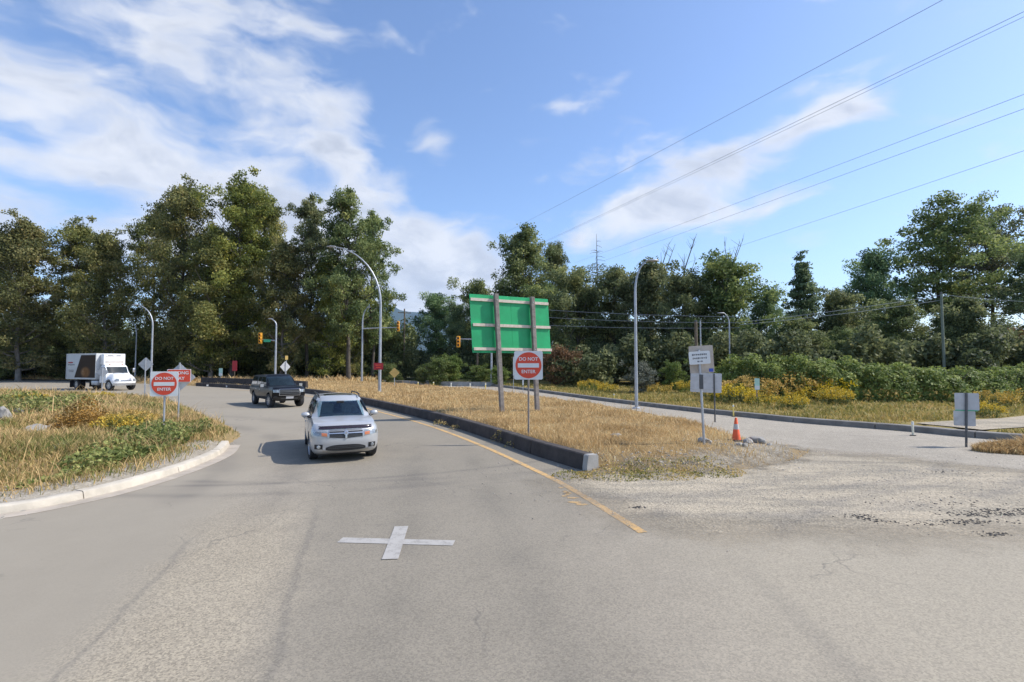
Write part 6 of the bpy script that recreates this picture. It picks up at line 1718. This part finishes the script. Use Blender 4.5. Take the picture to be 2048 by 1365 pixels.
# ---- rocks
def rock(x, y, z, sx, sy, sz, seed, label, m='rock', group='loose rocks'):
    bm = bmesh.new(); bmesh.ops.create_icosphere(bm, subdivisions=3, radius=1); rd = np.random.default_rng(seed)
    pl = rd.normal(size=(9, 3)); pl /= np.linalg.norm(pl, axis=1, keepdims=True); dd = rd.uniform(.62, .95, 9)
    for v in bm.verts:
        c = np.array(v.co)
        for n_, k in zip(pl, dd):
            o_ = c @ n_ - k
            if o_ > 0: c = c - n_ * o_
        v.co = Vector(c * np.array([sx, sy, sz]) * (1 + .03 * rd.normal()))
    me = bpy.data.meshes.new('rock'); bm.to_mesh(me); bm.free(); me.materials.append(MATS[m])
    o = link('rock', me); o.location = (x, y, z); o.rotation_euler = (0, 0, seed); return tag(o, label, 'rock', group)
for px, py, sx, sz, m, lab in [(1514, 888, .28, .18, 'rockpale', 'largest pale boulder right of the traffic cone'), (1497, 892, .18, .13, 'rock', 'grey rock between the cone and the pale boulder'), (1490, 905, .12, .10, 'rockpale', 'small pale rock below the traffic cone'),
                        (1480, 903, .12, .09, 'rock', 'small grey rock at the foot of the traffic cone'), (1540, 892, .12, .06, 'rockpale', 'flat pale rock right of the largest boulder'), (1410, 902, .20, .13, 'rock', 'grey rock at the foot of the notice post'),
                        (1232, 893, .20, .08, 'rockpale', 'flat pale stone lying in the median grass')]:
    p = gp(px, py, .08); zz = max(0.0, float(med_z(np.array([[p.x, p.y]]))[0])); rock(p.x, p.y, zz + sz * .35, sx, sx * .8, sz, int(px), lab, m)
GK = 'boulders half buried in the left island'
for px, py, sx, sz, lab in [(6, 850, .40, .50, 'tall pale boulder at the left edge of the island'), (38, 842, .28, .34, 'pale boulder second from the left edge'), (74, 868, .42, .26, 'long grey boulder in front of the tall weeds'), (104, 866, .28, .24, 'pale boulder left of the rusty dock'), (122, 905, .5, .12, 'flat grey stone in the dry grass of the island'), (48, 982, .10, .07, 'small pale stone by the left kerb')]:
    p = gp(px, py, .35); zz = float(isl_z(np.array([[p.x, p.y]]))[0]); rock(p.x, p.y, zz + sz * .05, sx, sx * .7, sz, int(px), lab, 'rockpale', GK)

# ---- crumbs of broken asphalt and pebbles: nobody could count them
def crumbs(name, spots, m, seed, label, hz=None, smin=.010, smax=.032):
    g = np.random.default_rng(seed); V = []; Fc = []; base = np.array([(1, 0, 0), (-.5, .87, 0), (-.5, -.87, 0), (.1, .1, .5), (-.2, -.1, -.4)])
    for x, y, rx, ry, n in spots:
        for k in range(n):
            q = np.array([x + g.normal() * rx, y + g.normal() * ry]); s = g.uniform(smin, smax); a = g.uniform(0, 6.28)
            c, s_ = math.cos(a), math.sin(a); b_ = base * s * g.uniform(.6, 1.3, (5, 1)); b_ = np.stack([b_[:, 0] * c - b_[:, 1] * s_, b_[:, 0] * s_ + b_[:, 1] * c, b_[:, 2]], 1)
            z = .01 if hz is None else max(.0, float(hz(q[None])[0])); i = len(V) * 5
            V.append(b_ + np.array([q[0], q[1], z])); Fc += [(i, i + 1, i + 3), (i + 1, i + 2, i + 3), (i + 2, i, i + 3), (i + 1, i, i + 4), (i + 2, i + 1, i + 4), (i, i + 2, i + 4)]
    return tag(link(name, np_mesh(name, np.concatenate(V), np.array(Fc)), MATS[m]), label, 'debris', kind='stuff')
mat('asphalt_crumb', (0.055, 0.052, 0.05), 0.9, 0, .3, 20)
mat('pebble', (0.36, 0.33, 0.28), 0.9, 0, .35, 12)
cs = []
for px, py, rx, ry, n in [(1980, 1030, .45, .10, 170), (1950, 1045, .35, .08, 90), (2020, 1022, .25, .08, 60), (1725, 1035, .14, .07, 60), (1745, 1042, .10, .05, 30), (1985, 1070, .15, .05, 40), (1275, 1016, .06, .03, 30), (1850, 1048, .3, .1, 40), (1870, 1010, .6, .35, 60), (1900, 945, .3, .1, 30)]:
    p = gp(px, py); cs.append((p.x, p.y, rx, ry, n))
crumbs('asphalt_crumbs', cs, 'asphalt_crumb', 91, 'dark crumbs of broken asphalt on the gravel')
crumbs('pebbles', [(6.5, 11.0, 3.5, 1.3, 1800), (2.6, 11.5, .8, .35, 350), (9.5, 12.0, 2.0, 1.0, 600)], 'pebble', 92, 'loose pebbles scattered over the gravel patch', None, .006, .024)
crumbs('tip_stones', [(4.0, 12.7, 1.4, .45, 420), (6.8, 14.4, .8, .8, 380), (7.2, 15.6, .4, .5, 120)], 'pebble', 94, 'stones in the worn ground at the tip of the median', med_z, .012, .06)
crumbs('kerb_pebbles', [(-8.6, 10.6, .25, 1.2, 500), (-8.7, 13.2, .25, 1.2, 500), (-9.6, 9.0, .6, .3, 300)], 'pebble', 93, 'loose stones on the bare soil behind the left kerb', isl_z, .015, .05)

# ---- air
mb = MB().box((0, 4700, 760), (18500, 11400, 1530))
hz_m = bpy.data.materials.new('haze_air'); hz_m.use_nodes = True; t = NT(hz_m.node_tree)
pv = t.n('ShaderNodeVolumePrincipled', {'Color': (0.42, 0.64, 1.0), 'Density': 0.00003, 'Anisotropy': 0.1})
t.n('ShaderNodeOutputMaterial', {'Volume': pv.outputs[0]})
hz = mb.build('haze', hz_m); tag(hz, 'thin bluish air over the whole place', 'haze', kind='stuff')
